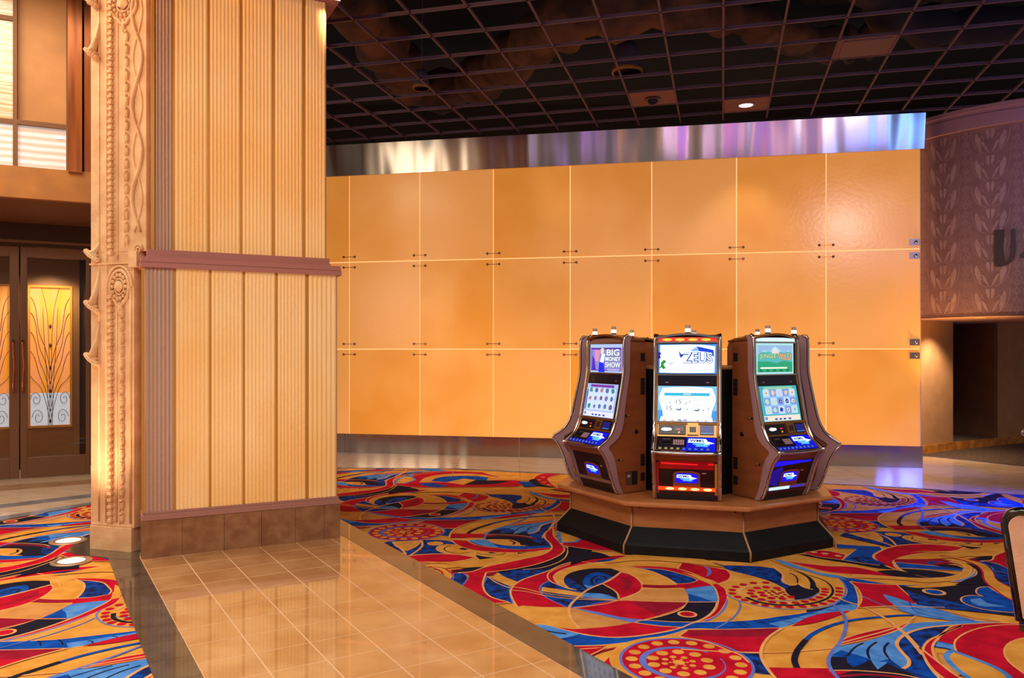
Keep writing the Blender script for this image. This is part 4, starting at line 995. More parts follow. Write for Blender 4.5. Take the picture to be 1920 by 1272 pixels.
p = DT @ Vector((sA+0.3, 0.45, 2.9)); spot('vestibule_fill', p, p+Vector((0, 0, -2)), 110, (1, 0.85, 0.65), 130)  # added unseen fill brightening the inner doors
# soffit beam and upper windows in front of the doors
B0 = Vector((-5.466, 8.5, 0)); BD = Vector((math.cos(math.radians(26)), math.sin(math.radians(26)), 0)); BN = Vector((-BD.y, BD.x, 0))
BT = Matrix(((BD.x, BN.x, 0, B0.x), (BD.y, BN.y, 0, B0.y), (0, 0, 1, 0), (0, 0, 0, 1)))
def bpx(px, py, t=0.0):
    o = B0+BN*t; k = (px-CX)/F; s_ = (k*o.y-o.x)/(BD.x-k*BD.y); Y = o.y+BD.y*s_
    return s_, H-(py-HY)*Y/F
M_BEAM = mat('gold_beam', (168, 106, 34), 0.6, 0, (150, 92, 30), 3)
M_SOFB = mat('brown_soffit', (110, 66, 30), 0.7)
m = MB(); m.box(-3, 1.6, 0, 0.1, 3.30, 3.64, M_BEAM); m.box(-3, 1.6, 0.1, 2.4, 3.30, 3.36, M_SOFB)
o = m.build('wall_left'); o.matrix_world = BT; struct(o)
M_COP = mat('copper_panel', (160, 84, 26), 0.3, 0.5, (118, 56, 16), 2, stretch=(6, 1, 0.4))
M_TANW = mat('tan_plaster', (182, 122, 62), 0.6, 0, (166, 108, 50), 2)
s_a, s_b, s_c = bpx(24, 200)[0], bpx(32, 200)[0], bpx(124, 200)[0]
s_d, s_e = bpx(127.5, 200)[0], bpx(154, 200)[0]
z_a = bpx(60, 232)[1]
m = MB(); m.box(s_b, s_c, 0.06, 0.12, z_a, 6.2, M_TANW); m.box(s_e+0.02, 1.6, 0.02, 0.1, 3.64, 6.2, M_COP)
o = m.build('wall_left'); o.matrix_world = BT; struct(o)
m = MB(); m.box(s_d, s_e, -0.03, 0.1, 3.62, 6.2, M_COP); o = m.build('trim_7'); o.matrix_world = BT; struct(o)
wf = MB()
for (a, b) in ((s_a, s_b), (s_c, s_d)): wf.box(a, b, 0, 0.07, 3.64, 6.2, M_SOFB)
for py in (32, 226):
    z = bpx(12, py)[1]; wf.box(-3, s_a, 0.01, 0.06, z-0.025, z+0.025, M_SOFB)
wf.box(s_b, s_c, 0.0, 0.06, z_a-0.02, z_a+0.03, M_SOFB)
fo = wf.build('window_1'); fo.matrix_world = BT; struct(fo)
def louvre_mat():
    m = bpy.data.materials.new('louvre_glass'); m.use_nodes = True; nt = m.node_tree; b = nt.nodes['Principled BSDF']
    tc = nt.nodes.new('ShaderNodeTexCoord'); wv = nt.nodes.new('ShaderNodeTexWave'); wv.bands_direction = 'Z'; wv.inputs['Scale'].default_value = 4.2; wv.inputs['Distortion'].default_value = 0.6
    r = nt.nodes.new('ShaderNodeValToRGB'); r.color_ramp.elements[0].color = (*lin((206, 176, 158)), 1); r.color_ramp.elements[1].color = (*lin((214, 216, 222)), 1)
    nt.links.new(tc.outputs['Object'], wv.inputs['Vector']); nt.links.new(wv.outputs['Fac'], r.inputs[0]); nt.links.new(r.outputs[0], b.inputs['Base Color']); nt.links.new(r.outputs[0], b.inputs['Emission Color'])
    b.inputs['Emission Strength'].default_value = 0.15; b.inputs['Roughness'].default_value = 0.15
    return m
M_LV = louvre_mat()
m = MB(); m.box(s_b, s_c, 0.03, 0.04, 3.64, z_a, M_LV); m.box(-3, s_a, 0.03, 0.04, 3.64, bpx(12, 226)[1], M_LV); m.box(-3, s_a, 0.03, 0.04, bpx(12, 226)[1], 6.2, mat('reflected_stripes', (190, 140, 90), 0.15, 0, (196, 196, 176), 3.0, emis='base', estr=0.12, stretch=(0.6, 1, 14)))  # upper pane's stripes are a reflection put into its colour and glow
m.build('window_pane', fo)
m = MB(); s_, z = bpx(110, 257); m.ball((s_, 0.02, z), (0.045, 0.008, 0.016), glow((255, 255, 255), 1.5), 10); lo = m.build('lit_lamp', fo)
# ------------------------------------------------------------------ octagonal bank of slot machines
BC = Vector((1.686, 7.49, 0)); BA = math.atan2(-0.251, 0.96)
M_OAK = mat('stand_wood', (186, 118, 66), 0.35, 0, (168, 102, 54), 4, stretch=(1, 1, 6))
M_TOP = mat('stand_top', (196, 124, 74), 0.3, 0, (184, 110, 62), 5)
M_KICKB = mat('black_rubber', (9, 8, 10), 0.6, 0, (16, 14, 18), 6, spec=0.25)
M_TRIMT = mat('tan_edge_strip', (176, 124, 78), 0.4)
def octpts(a, rot=0.0):
    R_ = a/math.cos(PI/8); return [(R_*math.cos(-PI/2-PI/8+k*PI/4), R_*math.sin(-PI/2-PI/8+k*PI/4)) for k in range(8)]
st = empty('slot_machine_stand', BC, BA)
m = MB(); m.prism(octpts(1.185), 0.385, 0.425, M_TOP); o = m.build('countertop', st, bevel=0.016)
m = MB(); m.prism(octpts(0.80), 0.0, 0.384, M_KICKB); m.build('core', st)
for k in range(8):
    a, b = [Vector(p) for p in (octpts(1.0)[k], octpts(1.0)[(k+1) % 8])]
    def sc(p, r): return p*r
    m = MB(); f = 1.065
    q0, q1_ = a*f, b*f; i0, i1 = a*(f-0.03), b*(f-0.03)
    m.prism([q0, q1_, i1, i0], 0.195, 0.386, M_OAK); pn = m.build('fascia', st)
    if k in (0, 1, 7):
        for e in (0.07, 0.93):
            p = q0.lerp(q1_, e); m = MB(); m.ball((p.x, p.y, 0.365), 0.012, M_KICKB, 8); m.build('screw', st)
    if k == 0:
        for e in (0.47, 0.515):
            p = q0.lerp(q1_, e); m = MB(); m.ball((p.x, p.y, 0.353), 0.006, mat('chrome_pin', (220, 215, 210), 0.2, 0.9), 8); m.build('screw', st)
    m = MB(); o0, o1 = a*1.189, b*1.189; u0, u1 = a*1.175, b*1.175; c0, c1_ = a*1.068, b*1.068; j0, j1 = a*0.99, b*0.99
    vs = [(o0.x, o0.y, 0.001), (o1.x, o1.y, 0.001), (o1.x, o1.y, 0.07), (o0.x, o0.y, 0.07), (u0.x, u0.y, 0.088), (u1.x, u1.y, 0.088), (c0.x, c0.y, 0.20), (c1_.x, c1_.y, 0.20), (j0.x, j0.y, 0.20), (j1.x, j1.y, 0.20), (j0.x, j0.y, 0.001), (j1.x, j1.y, 0.001)]
    m.add(vs, [(0,1,2,3),(3,2,5,4),(4,5,7,6),(6,7,9,8),(8,9,11,10),(0,10,11,1)], M_KICKB); m.build('kick_panel', st)
    m = MB(); m.tube([(o0.x*1.002, o0.y*1.002, 0.002), (o0.x*1.002, o0.y*1.002, 0.07), (u0.x, u0.y, 0.09), (c0.x*1.003, c0.y*1.003, 0.2), (c0.x*1.0, c0.y*1.0, 0.384)], 0.009, M_TRIMT, 6); m.build('corner_strip', st)
cc = empty('core_cabinet', BC+Vector((0, 0, 0.4255)), BA)
m = MB(); m.prism(octpts(0.672), 0.0, 1.065, mat('divider_black', (14, 11, 16), 0.5)); m.build('body', cc)
m = MB(); m.prism(octpts(0.674), 1.065, 1.08, M_TRIMT); m.build('cap', cc)
tag(cc, 'black cabinet core showing between the slot machines, tan cap on top', 'cabinet')
tag(st, 'octagonal wooden stand with black flared kick panels carrying the ring of slot machines', 'stand')

PROF = [(0.0,0.0),(-.03,.05),(-.06,.12),(-.085,.2),(-.125,.3),(-.165,.36),(-.188,.385),(-.192,.405),(-.165,.428),(-.115,.46),(-.078,.495),(-.045,.545),(-.014,.62),(.01,.72),(.03,.82),(.05,.92),(.064,1.0),(.07,1.05),(.072,1.20),(.075,1.30),(.085,1.335),(.11,1.352)]
DEP = 0.325
BACK = [(0.305,1.30),(DEP,1.25),(DEP,0.0)]
M_CAB = mat('cabinet_wood', (158, 86, 46), 0.4, 0, (142, 76, 40), 3, stretch=(1, 1, 5))
M_WING = mat('mauve_shell', (166, 124, 128), 0.35, 0.0)
M_CHR = mat('chrome', (215, 205, 205), 0.12, 1.0)
M_BRZ = mat('bronze_chrome', (176, 122, 74), 0.3, 0.85)
M_BLK = mat('gloss_black', (16, 14, 20), 0.2)
M_VENT = mat('vent_black', (20, 14, 16), 0.7)
def ext(m, poly, x0, x1, mt):
    n = len(poly); vs = [(x0, p[0], p[1]) for p in poly]+[(x1, p[0], p[1]) for p in poly]
    t = tessellate_polygon([[Vector((p[0], p[1], 0)) for p in poly]])
    m.add(vs, [(i, (i+1) % n, n+(i+1) % n, n+i) for i in range(n)]+[tuple(a) for a in t]+[tuple(n+k for k in a) for a in t], mt)
class Pl:      # a flat panel plane leaning in the machine's front: u across (metres), v up from 0..L
    def __init__(s, y0, z0, y1, z1):
        s.o = Vector((0, y0, z0)); s.v = Vector((0, y1-y0, z1-z0)); s.L = s.v.length; s.v.normalize(); s.n = Vector((0, -s.v.z, s.v.y))
    def __call__(s, u, v, n=0.0): return s.o+Vector((u, 0, 0))+s.v*v+s.n*n
    def box(s, m, u0, u1, v0, v1, n0, n1, mt):
        vs = [s(u, v, n) for u in (u0, u1) for v in (v0, v1) for n in (n0, n1)]
        m.add(vs, [(0,1,3,2),(4,6,7,5),(0,4,5,1),(2,3,7,6),(0,2,6,4),(1,5,7,3)], mt)
    def poly(s, m, pts, n, mt, smooth=False):
        q_ = [Vector(p) for p in pts]
        if smooth: q_ = catmull(q_, True, 4, 60)
        m.add([s(p.x, p.y, n) for p in q_], tri(q_), mt)
def smooth_prof(p): return [(q_.x, q_.y) for q_ in catmull([Vector(a) for a in p], False, 4, 179)]
SP = smooth_prof(PROF)
def logo(m, pl, u0, u1, v0, v1, n):
    w_, h_ = u1-u0, v1-v0
    f = lambda pts: [(u0+a*w_, v0+b*h_) for a, b in pts]
    pl.poly(m, f([(0.2,0.45),(0.45,0.5),(0.8,0.45),(0.8,0.3),(0.7,0.25),(0.75,0.15),(0.5,0.2),(0.3,0.18),(0.35,0.3),(0.2,0.38)]), n+0.0006, glow((90, 190, 235), 1.0))
    pl.poly(m, f([(0.03,0.52),(0.06,0.88),(0.66,0.88),(0.72,0.75),(0.70,0.68),(0.98,0.5),(0.6,0.34),(0.66,0.5)]), n+0.0010, glow((225, 245, 255), 1.1))
    put_text(m, 'WMS', pl, u0+0.09*w_, u0+0.60*w_, v0+0.58*h_, v0+0.82*h_, n+0.0016, glow((10, 30, 110), 0.8), 0.02)
BLUE = glow((0, 12, 225), 1.0)
WHT = glow((246, 250, 255), 1.15)
CACHE = {}
def machine(variant, loc, rz, label, full=True):
    e = empty('slot_machine', loc, rz)
    def part(name, key, fn, parent=None, bevel=0, lab=None):
        k = (name, key)
        if k not in CACHE:
            m = MB(); fn(m); CACHE[k] = m.mesh(name)
        o = bpy.data.objects.new(name, CACHE[k]); COL.objects.link(o); o.parent = parent or e
        if bevel:
            b = o.modifiers.new('bevel', 'BEVEL'); b.width = bevel; b.segments = 2; b.limit_method = 'ANGLE'
        if lab: o['label'] = lab
        return o
    # cabinet
    inner = [(p[0]+0.03, max(p[1], 0.0)) for p in SP]
    cab = part('cabinet', 0, lambda m: ext(m, inner+BACK, -0.246, 0.246, M_CAB))
    for sg in (-1, 1):
        x0, x1 = (0.246*sg, 0.251*sg)
        part('side_panel', sg, lambda m: ext(m, [(p[0]+0.04, p[1]) for p in SP if p[1] < 1.3]+[(0.295, 1.28), (DEP-0.005, 1.24), (DEP-0.005, 0.0)], x0, x1, M_CAB), cab)
        part('side_wing', sg, lambda m: ext(m, SP+[(p[0]+0.062+(0.04*math.exp(-((p[1]-0.42)/0.22)**2)), p[1]-0.004) for p in reversed(SP)], 0.245*sg, 0.270*sg, M_WING), bevel=0.004)
        def ce(m):
            m.tube([(0.264*sg, p[0]-0.006, max(p[1], 0.014)) for p in SP], 0.013, M_CHR, 8)
            m.tube([(0.245*sg, p[0]+0.004, p[1]) for p in SP if p[1] > 0.42], 0.010, M_BRZ, 8)
        part('chrome_edge', sg, ce)
        for vi, (a, b, c, d) in enumerate(((0.26, 0.305, 1.13, 1.20), (0.26, 0.305, 0.84, 0.98), (0.26, 0.305, 0.22, 0.32), (0.26, 0.305, 0.09, 0.16))):
            def vn(m):
                m.box(0.250*sg, 0.255*sg, a, b, c, d, M_VENT)
                for t in range(3): m.box(0.2545*sg, 0.256*sg, a+0.004, b-0.004, c+(d-c)*(0.2+0.3*t), c+(d-c)*(0.28+0.3*t), mat('vent_rib', (50, 34, 30), 0.6))
            part('vent', (sg, vi), vn, cab)
        for li, (y, z, r) in enumerate(((0.10, 0.66, 0.010), (0.135, 0.66, 0.012), (0.02, 0.285, 0.010), (0.055, 0.285, 0.012), (0.21, 0.52, 0.02))):
            part('lock', (sg, li), lambda m: m.lathe([(r, 0), (r, 0.006), (r*0.6, 0.009), (0, 0.009)], M_BRZ if r == 0.012 else M_BLK, 12, Matrix.Translation((0.250*sg, y, z)) @ Matrix.Rotation(PI/2*sg, 4, 'Y')), cab)
        def plate(m):
            X0, X1 = (0.2505*sg, 0.252*sg)
            m.box(X0, X1, 0.095, 0.16, 0.06, 0.18, mat('info_plate', (92, 66, 54), 0.5)); m.box(X0, X1, 0.162, 0.225, 0.06, 0.18, M_VENT)
            m.box(X0, X1+0.0005*sg, 0.115, 0.145, 0.13, 0.15, mat('plate_white', (200, 180, 170), 0.5))
        if sg == 1: part('side_label', sg, plate, cab)
    # arched head with candle
    def hd(m):
        n = 12; f = [( -0.262+0.524*k/n, 1.332+0.034*math.sin(PI*k/n)) for k in range(n+1)]
        vs = []
        for (x, z) in f: vs += [(x, 0.055, z), (x, 0.055, z-0.018), (x, 0.30, z-0.03), (x, 0.30, z-0.01)]
        fs = [(4*k+a, 4*k+4+a, 4*k+4+(a+1) % 4, 4*k+(a+1) % 4) for k in range(n) for a in range(4)]+[(0,1,2,3),(4*n+3,4*n+2,4*n+1,4*n)]
        m.add(vs, fs, M_BRZ if variant != 'red' else M_CHR)
    part('head_cap', variant == 'red', hd)
    def cs(m): m.lathe([(0.024, 1.33), (0.024, 1.375), (0.010, 1.376), (0.010, 1.406)], M_BLK, 14, Matrix.Translation((0, 0.16, 0))); m.lathe([(0.02, 1.405), (0.022, 1.41), (0.022, 1.432), (0.0, 1.436)], mat('candle_cap', (200, 170, 160), 0.3, alpha=1), 14, Matrix.Translation((0, 0.16, 0)))
    cn = part('candle', 0, cs)
    part('candle_light', 0, lambda m: m.lathe([(0.023, 1.375), (0.023, 1.405)], glow((255, 246, 232), 1.8), 14, Matrix.Translation((0, 0.16, 0))), cn)
    if not full: tag(e, label, 'slot machine', 'slot machines on the octagonal stand'); return e
    # screens
    T_ = Pl(0.068, 1.02, 0.072, 1.285); B_ = Pl(0.058, 0.935, 0.066, 1.013); L_ = Pl(-0.012, 0.63, 0.05, 0.93)
    R_ = Pl(-0.052, 0.53, -0.016, 0.622); K_ = Pl(-0.168, 0.415, -0.056, 0.52); Bl = Pl(-0.012, 0.03, -0.118, 0.34)
    C_ = Pl(0.072, 1.292, 0.078, 1.33)
    def crown(m):
        C_.box(m, -0.238, 0.238, 0, C_.L, -0.02, 0.0, M_CHR)
        if variant == 'red':
            C_.poly(m, [(-0.235, 0.004), (0.235, 0.004), (0.235, 0.030), (0.12, 0.037), (-0.12, 0.037), (-0.235, 0.030)], 0.0015, glow((235, 40, 20), 1.3))
            for k in range(4): C_.poly(m, [(-0.20+0.105*k+0.04*math.cos(a)+0.035, 0.019+0.011*math.sin(a)) for a in [2*PI*t/12 for t in range(12)]], 0.002, glow((255, 170, 40), 1.5))
        elif variant == 'blue': C_.poly(m, [(-0.23, 0.004), (0.23, 0.004), (0.23, 0.028), (0.1, 0.036), (-0.1, 0.036), (-0.23, 0.028)], 0.0015, glow((190, 225, 255), 1.3))
        else: C_.poly(m, [(-0.23, 0.0), (0.23, 0.0), (0.2, 0.024), (0.1, 0.034), (-0.1, 0.034), (-0.2, 0.024)], 0.0015, mat('mauve_head', (150, 108, 96), 0.4))
    part('crown_light', variant, crown)
    def tscreen(m):
        L = T_.L; T_.box(m, -0.243, 0.243, 0, L, -0.02, -0.002, M_BLK)
        if variant == 'red':
            T_.poly(m, [(-0.235, 0.01), (0.235, 0.01), (0.235, L-0.012), (-0.235, L-0.012)], 0.0, glow((70, 150, 245), 1.0))
            T_.poly(m, [(-0.226, 0.018), (-0.1, 0.014), (0.218, 0.018), (0.224, L-0.03), (0.1, L-0.016), (-0.22, L-0.02)], 0.0004, glow((238, 246, 255), 1.2), True)
            T_.poly(m, [(-0.235, 0.13), (-0.215, 0.14), (-0.222, 0.16), (-0.21, 0.18), (-0.235, 0.19)], 0.001, glow((10, 30, 200), 1.0))
            T_.poly(m, [(-0.235, 0.045), (-0.21, 0.06), (-0.195, 0.045), (-0.175, 0.055), (-0.195, 0.085), (-0.17, 0.11), (-0.19, 0.125), (-0.215, 0.10), (-0.215, 0.075)], 0.001, glow((40, 150, 60), 0.9))
            T_.poly(m, [(-0.165, 0.1), (-0.13, 0.085), (-0.10, 0.112), (-0.13, 0.095)], 0.001, glow((170, 185, 215), 0.9))
            T_.poly(m, [(-0.07, 0.20), (-0.05, 0.17), (-0.02, 0.175), (-0.05, 0.14), (-0.06, 0.15), (-0.065, 0.175)], 0.001, glow((10, 70, 170), 0.9))
            T_.poly(m, [(0.03, 0.20), (0.08, 0.235), (0.21, 0.205), (0.218, 0.14), (0.19, 0.185), (0.1, 0.195)], 0.001, glow((20, 60, 215), 1.0))
            T_.poly(m, [(0.03, 0.195), (0.08, 0.235), (0.095, 0.195)], 0.0014, glow((130, 185, 240), 1.0))
            put_text(m, 'ZEUS', T_, -0.036, 0.206, 0.094, 0.188, 0.0018, glow((70, 110, 190), 0.9), 0.06)
            put_text(m, 'ZEUS', T_, -0.030, 0.200, 0.099, 0.184, 0.0024, glow((252, 252, 255), 1.2), 0.0)
            for k in range(5): T_.poly(m, [(-0.035+0.014*k, 0.032), (-0.028+0.014*k, 0.038), (-0.023+0.014*k, 0.032), (-0.028+0.014*k, 0.035)], 0.001, glow((120, 120, 140), 0.8))
        elif variant == 'purple':
            T_.poly(m, [(-0.225, 0.006), (0.235, 0.006), (0.235, L-0.008), (-0.225, L-0.008)], 0, glow((176, 200, 240), 0.95))
            T_.poly(m, [(-0.215, 0.022), (0.225, 0.022), (0.225, L-0.04), (-0.215, L-0.04)], 0.0006, glow((92, 40, 170), 0.85))
            T_.poly(m, [(-0.205, 0.03), (0.215, 0.03), (0.215, L-0.055), (-0.205, L-0.055)], 0.001, glow((150, 140, 225), 0.9))
            T_.poly(m, [(-0.20, 0.03), (-0.14, 0.03), (-0.16, 0.12), (-0.19, 0.16)], 0.0014, glow((80, 40, 200), 0.9))
            T_.poly(m, [(-0.15, 0.11), (-0.10, 0.10), (-0.08, 0.20), (-0.16, 0.21)], 0.0014, glow((235, 150, 190), 0.9), True)
            T_.poly(m, [(-0.065, 0.17), (-0.03, 0.17), (-0.02, 0.215), (-0.045, 0.228), (-0.07, 0.21)], 0.0018, glow((250, 225, 150), 1.0), True)
            T_.poly(m, [(-0.08, 0.10), (-0.03, 0.085), (0.0, 0.17), (-0.05, 0.175)], 0.0017, glow((225, 240, 255), 1.0), True)
            T_.poly(m, [(-0.10, 0.008), (-0.01, 0.008), (-0.02, 0.09), (-0.09, 0.10)], 0.0018, glow((20, 40, 225), 1.0), True)
            for t, (a, b, c, d) in (('BIG', (0.02, 0.20, 0.155, 0.212)), ('MONEY', (0.0, 0.218, 0.108, 0.146)), ('SHOW', (0.0, 0.218, 0.052, 0.1))):
                put_text(m, t, T_, a-0.004, b+0.004, c-0.004, d+0.004, 0.002, glow((60, 60, 130), 0.7), 0.05)
                put_text(m, t, T_, a, b, c, d, 0.0026, glow((232, 250, 225), 1.15), 0.02)
            T_.poly(m, [(0.03, 0.026), (0.2, 0.026), (0.2, 0.038), (0.03, 0.038)], 0.002, glow((200, 190, 235), 0.9))
        else:
            T_.poly(m, [(-0.235, 0.004), (0.21, 0.004), (0.21, L-0.004), (-0.235, L-0.004)], 0, glow((170, 220, 225), 1.0))
            T_.poly(m, [(-0.222, 0.02), (0.195, 0.02), (0.195, 0.19), (-0.222, 0.19)], 0.0006, glow((90, 190, 190), 0.9))
            T_.poly(m, [(-0.222, 0.02), (0.195, 0.02), (0.195, 0.10), (0.1, 0.115), (0, 0.095), (-0.1, 0.11), (-0.222, 0.11)], 0.001, glow((40, 165, 120), 0.9))
            T_.poly(m, [(-0.222, 0.16), (-0.15, 0.20), (-0.08, 0.19), (-0.02, 0.235), (0.03, 0.215), (0.09, 0.18), (0.15, 0.2), (0.195, 0.17), (0.195, 0.245), (-0.222, 0.245)], 0.0008, glow((150, 185, 225), 0.95), True)
            T_.poly(m, [(-0.06, 0.175), (-0.01, 0.228), (0.04, 0.175)], 0.0012, glow((225, 215, 215), 1.0))
            put_text(m, 'JUNGLE', T_, -0.205, 0.0, 0.125, 0.175, 0.0016, glow((60, 120, 60), 0.7), 0.05); put_text(m, 'JUNGLE', T_, -0.20, -0.004, 0.128, 0.172, 0.0022, glow((225, 235, 150), 1.05))
            put_text(m, 'WILD', T_, 0.015, 0.182, 0.12, 0.178, 0.0016, glow((170, 60, 20), 0.8), 0.05); put_text(m, 'WILD', T_, 0.02, 0.177, 0.123, 0.175, 0.0022, glow((252, 190, 120), 1.05))
            T_.poly(m, [(-0.19, 0.048), (0.13, 0.048), (0.13, 0.062), (-0.19, 0.062)], 0.0014, glow((225, 240, 210), 1.0))
            for k in range(5): T_.poly(m, [(-0.2+0.08*k, 0.024), (-0.16+0.08*k, 0.024), (-0.17+0.08*k, 0.04), (-0.2+0.08*k, 0.045)], 0.0014, glow((20, 130, 70), 0.8), True)
    part('top_screen', variant, tscreen)
    def tbar(m):
        T_.box(m, -0.243, 0.243, -0.006, 0.004, -0.01, 0.006, M_CHR); T_.box(m, -0.243, 0.243, T_.L-0.004, T_.L+0.008, -0.01, 0.008, M_CHR)
    part('screen_bar', 0, lambda m: T_.box(m, -0.243, 0.243, -0.006, 0.004, -0.01, 0.006, M_CHR)); part('screen_bar', 1, lambda m: T_.box(m, -0.243, 0.243, T_.L-0.004, T_.L+0.008, -0.01, 0.008, M_CHR))
    def band_(m):
        B_.box(m, -0.243, 0.243, 0, B_.L, -0.02, 0, mat('smoked_band', (26, 22, 42), 0.15))
        for sg in (-1, 1): B_.poly(m, [(sg*0.165+0.016*math.cos(a), 0.022+0.005*math.sin(a)) for a in [2*PI*t/10 for t in range(10)]], 0.001, mat('speaker_badge', (180, 130, 130), 0.3, 0.6))
    part('speaker_band', 0, band_)
    def lscreen(m):
        L = L_.L; L_.box(m, -0.243, 0.243, 0, L, -0.025, -0.002, M_BLK)
        if variant == 'red':
            L_.poly(m, [(-0.236, 0.008), (0.236, 0.008), (0.236, L-0.004), (-0.236, L-0.004)], 0, glow((120, 195, 250), 1.0))
            L_.poly(m, [(-0.236, 0.008), (0.236, 0.008), (0.236, 0.1), (-0.236, 0.1)], 0.0004, glow((60, 150, 225), 1.0))
            L_.poly(m, [(-0.19, 0.02), (0.19, 0.02), (0.20, 0.1), (0.228, 0.2), (0.20, L-0.02), (0.0, L-0.008), (-0.20, L-0.02), (-0.228, 0.2), (-0.20, 0.1)], 0.0008, glow((244, 249, 255), 1.15), True)
            L_.poly(m, [(-0.185, L-0.085), (0.18, L-0.085), (0.18, L-0.06), (-0.185, L-0.06)], 0.0014, glow((40, 180, 215), 1.0))
            L_.poly(m, [(-0.03, L-0.074), (0.03, L-0.074), (0.03, L-0.068), (-0.03, L-0.068)], 0.0018, WHT)
            gy = glow((110, 125, 150), 0.8)
            for (t, a, z) in (('15', -0.09, L-0.15), ('15', -0.165, L-0.205)): put_text(m, t, L_, a, a+0.045, z, z+0.035, 0.0014, gy)
            for (a, z) in ((-0.07, L-0.205), (0.075, L-0.21)): L_.poly(m, [(a-0.025, z+0.012), (a-0.01, z), (a+0.02, z), (a+0.028, z+0.028), (a+0.01, z+0.012)], 0.0014, gy, True)
            for (a, z) in ((-0.14, L-0.145), (0.0, L-0.2), (0.02, L-0.135), (0.17, L-0.195), (-0.01, L-0.15), (0.13, L-0.205)): L_.poly(m, [(a-0.006, z), (a+0.004, z-0.004), (a+0.008, z+0.014), (a, z+0.006)], 0.0014, gy)
            L_.box(m, 0.045, 0.115, L-0.16, L-0.158, 0.001, 0.0016, gy); L_.box(m, 0.045, 0.115, L-0.118, L-0.116, 0.001, 0.0016, gy)
            L_.poly(m, [(-0.22, 0.01), (0.205, 0.01), (0.20, 0.045), (-0.21, 0.05)], 0.0012, glow((250, 246, 240), 1.1))
            for k in range(6): L_.poly(m, [(-0.20+0.066*k+(0.07 if k > 2 else 0), 0.012), (-0.165+0.066*k+(0.07 if k > 2 else 0), 0.012), (-0.18+0.066*k+(0.07 if k > 2 else 0), 0.024)], 0.0016, glow((235, 150, 110), 0.9))
            for a in (-0.075, -0.03): L_.poly(m, [(a, 0.016), (a+0.03, 0.016), (a+0.03, 0.024), (a, 0.024)], 0.002, glow((20, 80, 200), 1.0))
        else:
            pu = variant == 'purple'
            L_.poly(m, [(-0.232, 0.006), (0.215, 0.006), (0.215, L-0.004), (-0.232, L-0.004)], 0, glow((170, 190, 238) if pu else (60, 175, 185), 0.95))
            L_.poly(m, [(-0.18, L-0.035), (0.16, L-0.035), (0.16, L-0.012), (-0.18, L-0.012)], 0.0006, glow((130, 60, 170) if pu else (150, 210, 170), 0.9))
            L_.poly(m, [(-0.2, 0.065), (0.19, 0.065), (0.19, L-0.045), (-0.2, L-0.045)], 0.0006, glow((205, 222, 248) if pu else (150, 190, 235), 1.0))
            if pu: L_.poly(m, [(-0.222, 0.07), (-0.205, 0.07), (-0.205, L-0.06), (-0.222, L-0.06)], 0.0008, glow((70, 90, 205), 0.9))
            rs = random.Random(5 if pu else 9)
            pal = [(130, 120, 170), (70, 150, 160), (90, 110, 180), (190, 130, 150), (40, 150, 140), (120, 90, 110)] if pu else [(20, 60, 170), (235, 200, 170), (30, 50, 150), (190, 225, 200), (215, 200, 235), (250, 220, 180)]
            for i in range(5):
                for j in range(3):
                    cu, cv = -0.16+0.078*i, 0.10+0.072*j
                    if not pu: L_.poly(m, [(cu-0.034, cv-0.03), (cu+0.034, cv-0.03), (cu+0.034, cv+0.03), (cu-0.034, cv+0.03)], 0.001, glow((120, 150, 225) if (i+j) % 2 else (195, 220, 240), 0.95))
                    c_ = rs.choice(pal); nn_ = rs.choice([4, 5, 6, 7]); L_.poly(m, [(cu+rs.uniform(0.016, 0.03)*math.cos(2*PI*t/nn_+0.4), cv+rs.uniform(0.016, 0.028)*math.sin(2*PI*t/nn_+0.4)) for t in range(nn_)], 0.0014, glow(c_, 0.9), True)
                    L_.poly(m, [(cu-0.008, cv-0.008), (cu+0.008, cv-0.006), (cu+0.004, cv+0.01)], 0.0018, glow(rs.choice(pal), 1.0), True)
            L_.poly(m, [(-0.222, 0.01), (0.205, 0.01), (0.205, 0.055), (-0.222, 0.055)], 0.0008, glow((225, 228, 245) if pu else (235, 222, 205), 1.0))
            for a in (-0.10, -0.05, 0.0, 0.06): L_.poly(m, [(a, 0.018), (a+0.03, 0.018), (a+0.03, 0.032), (a, 0.032)], 0.0014, glow((40, 70, 180), 0.9))
            L_.poly(m, [(-0.2+0.018*math.cos(a), 0.034+0.014*math.sin(a)) for a in [2*PI*t/10 for t in range(10)]], 0.0014, glow((110, 150, 200), 0.9))
    part('lower_screen', variant, lscreen)
    def bez(m):
        L_.box(m, -0.243, 0.243, -0.014, 0.004, -0.02, 0.006, M_BRZ)
        for sg in (-1, 1): L_.box(m, sg*0.243, sg*0.236, 0, L_.L, -0.02, 0.002, M_BRZ)
    part('screen_bezel', 0, bez)
    # ticket and bill row
    M_PB = mat('panel_black', (28, 20, 28), 0.3)
    part('backplate', 0, lambda m: (R_.box(m, -0.243, 0.243, -0.012, R_.L+0.006, -0.03, -0.006, M_BRZ), K_.box(m, -0.243, 0.243, -0.0, K_.L+0.016, -0.03, -0.012, M_PB)))
    bp = part('bill_panel', 0, lambda m: R_.box(m, -0.228, -0.008, 0.006, R_.L-0.012, -0.006, 0.004, M_PB), bevel=0.003)
    part('bill_slot', 0, lambda m: R_.poly(m, catmull([Vector(p) for p in [(-0.205, 0.048), (-0.195, 0.038), (-0.135, 0.038), (-0.12, 0.045), (-0.125, 0.056), (-0.15, 0.06), (-0.19, 0.06)]], True, 3, 179), 0.005, glow((225, 235, 255), 1.5)), bp, lab='glowing white bill slot')
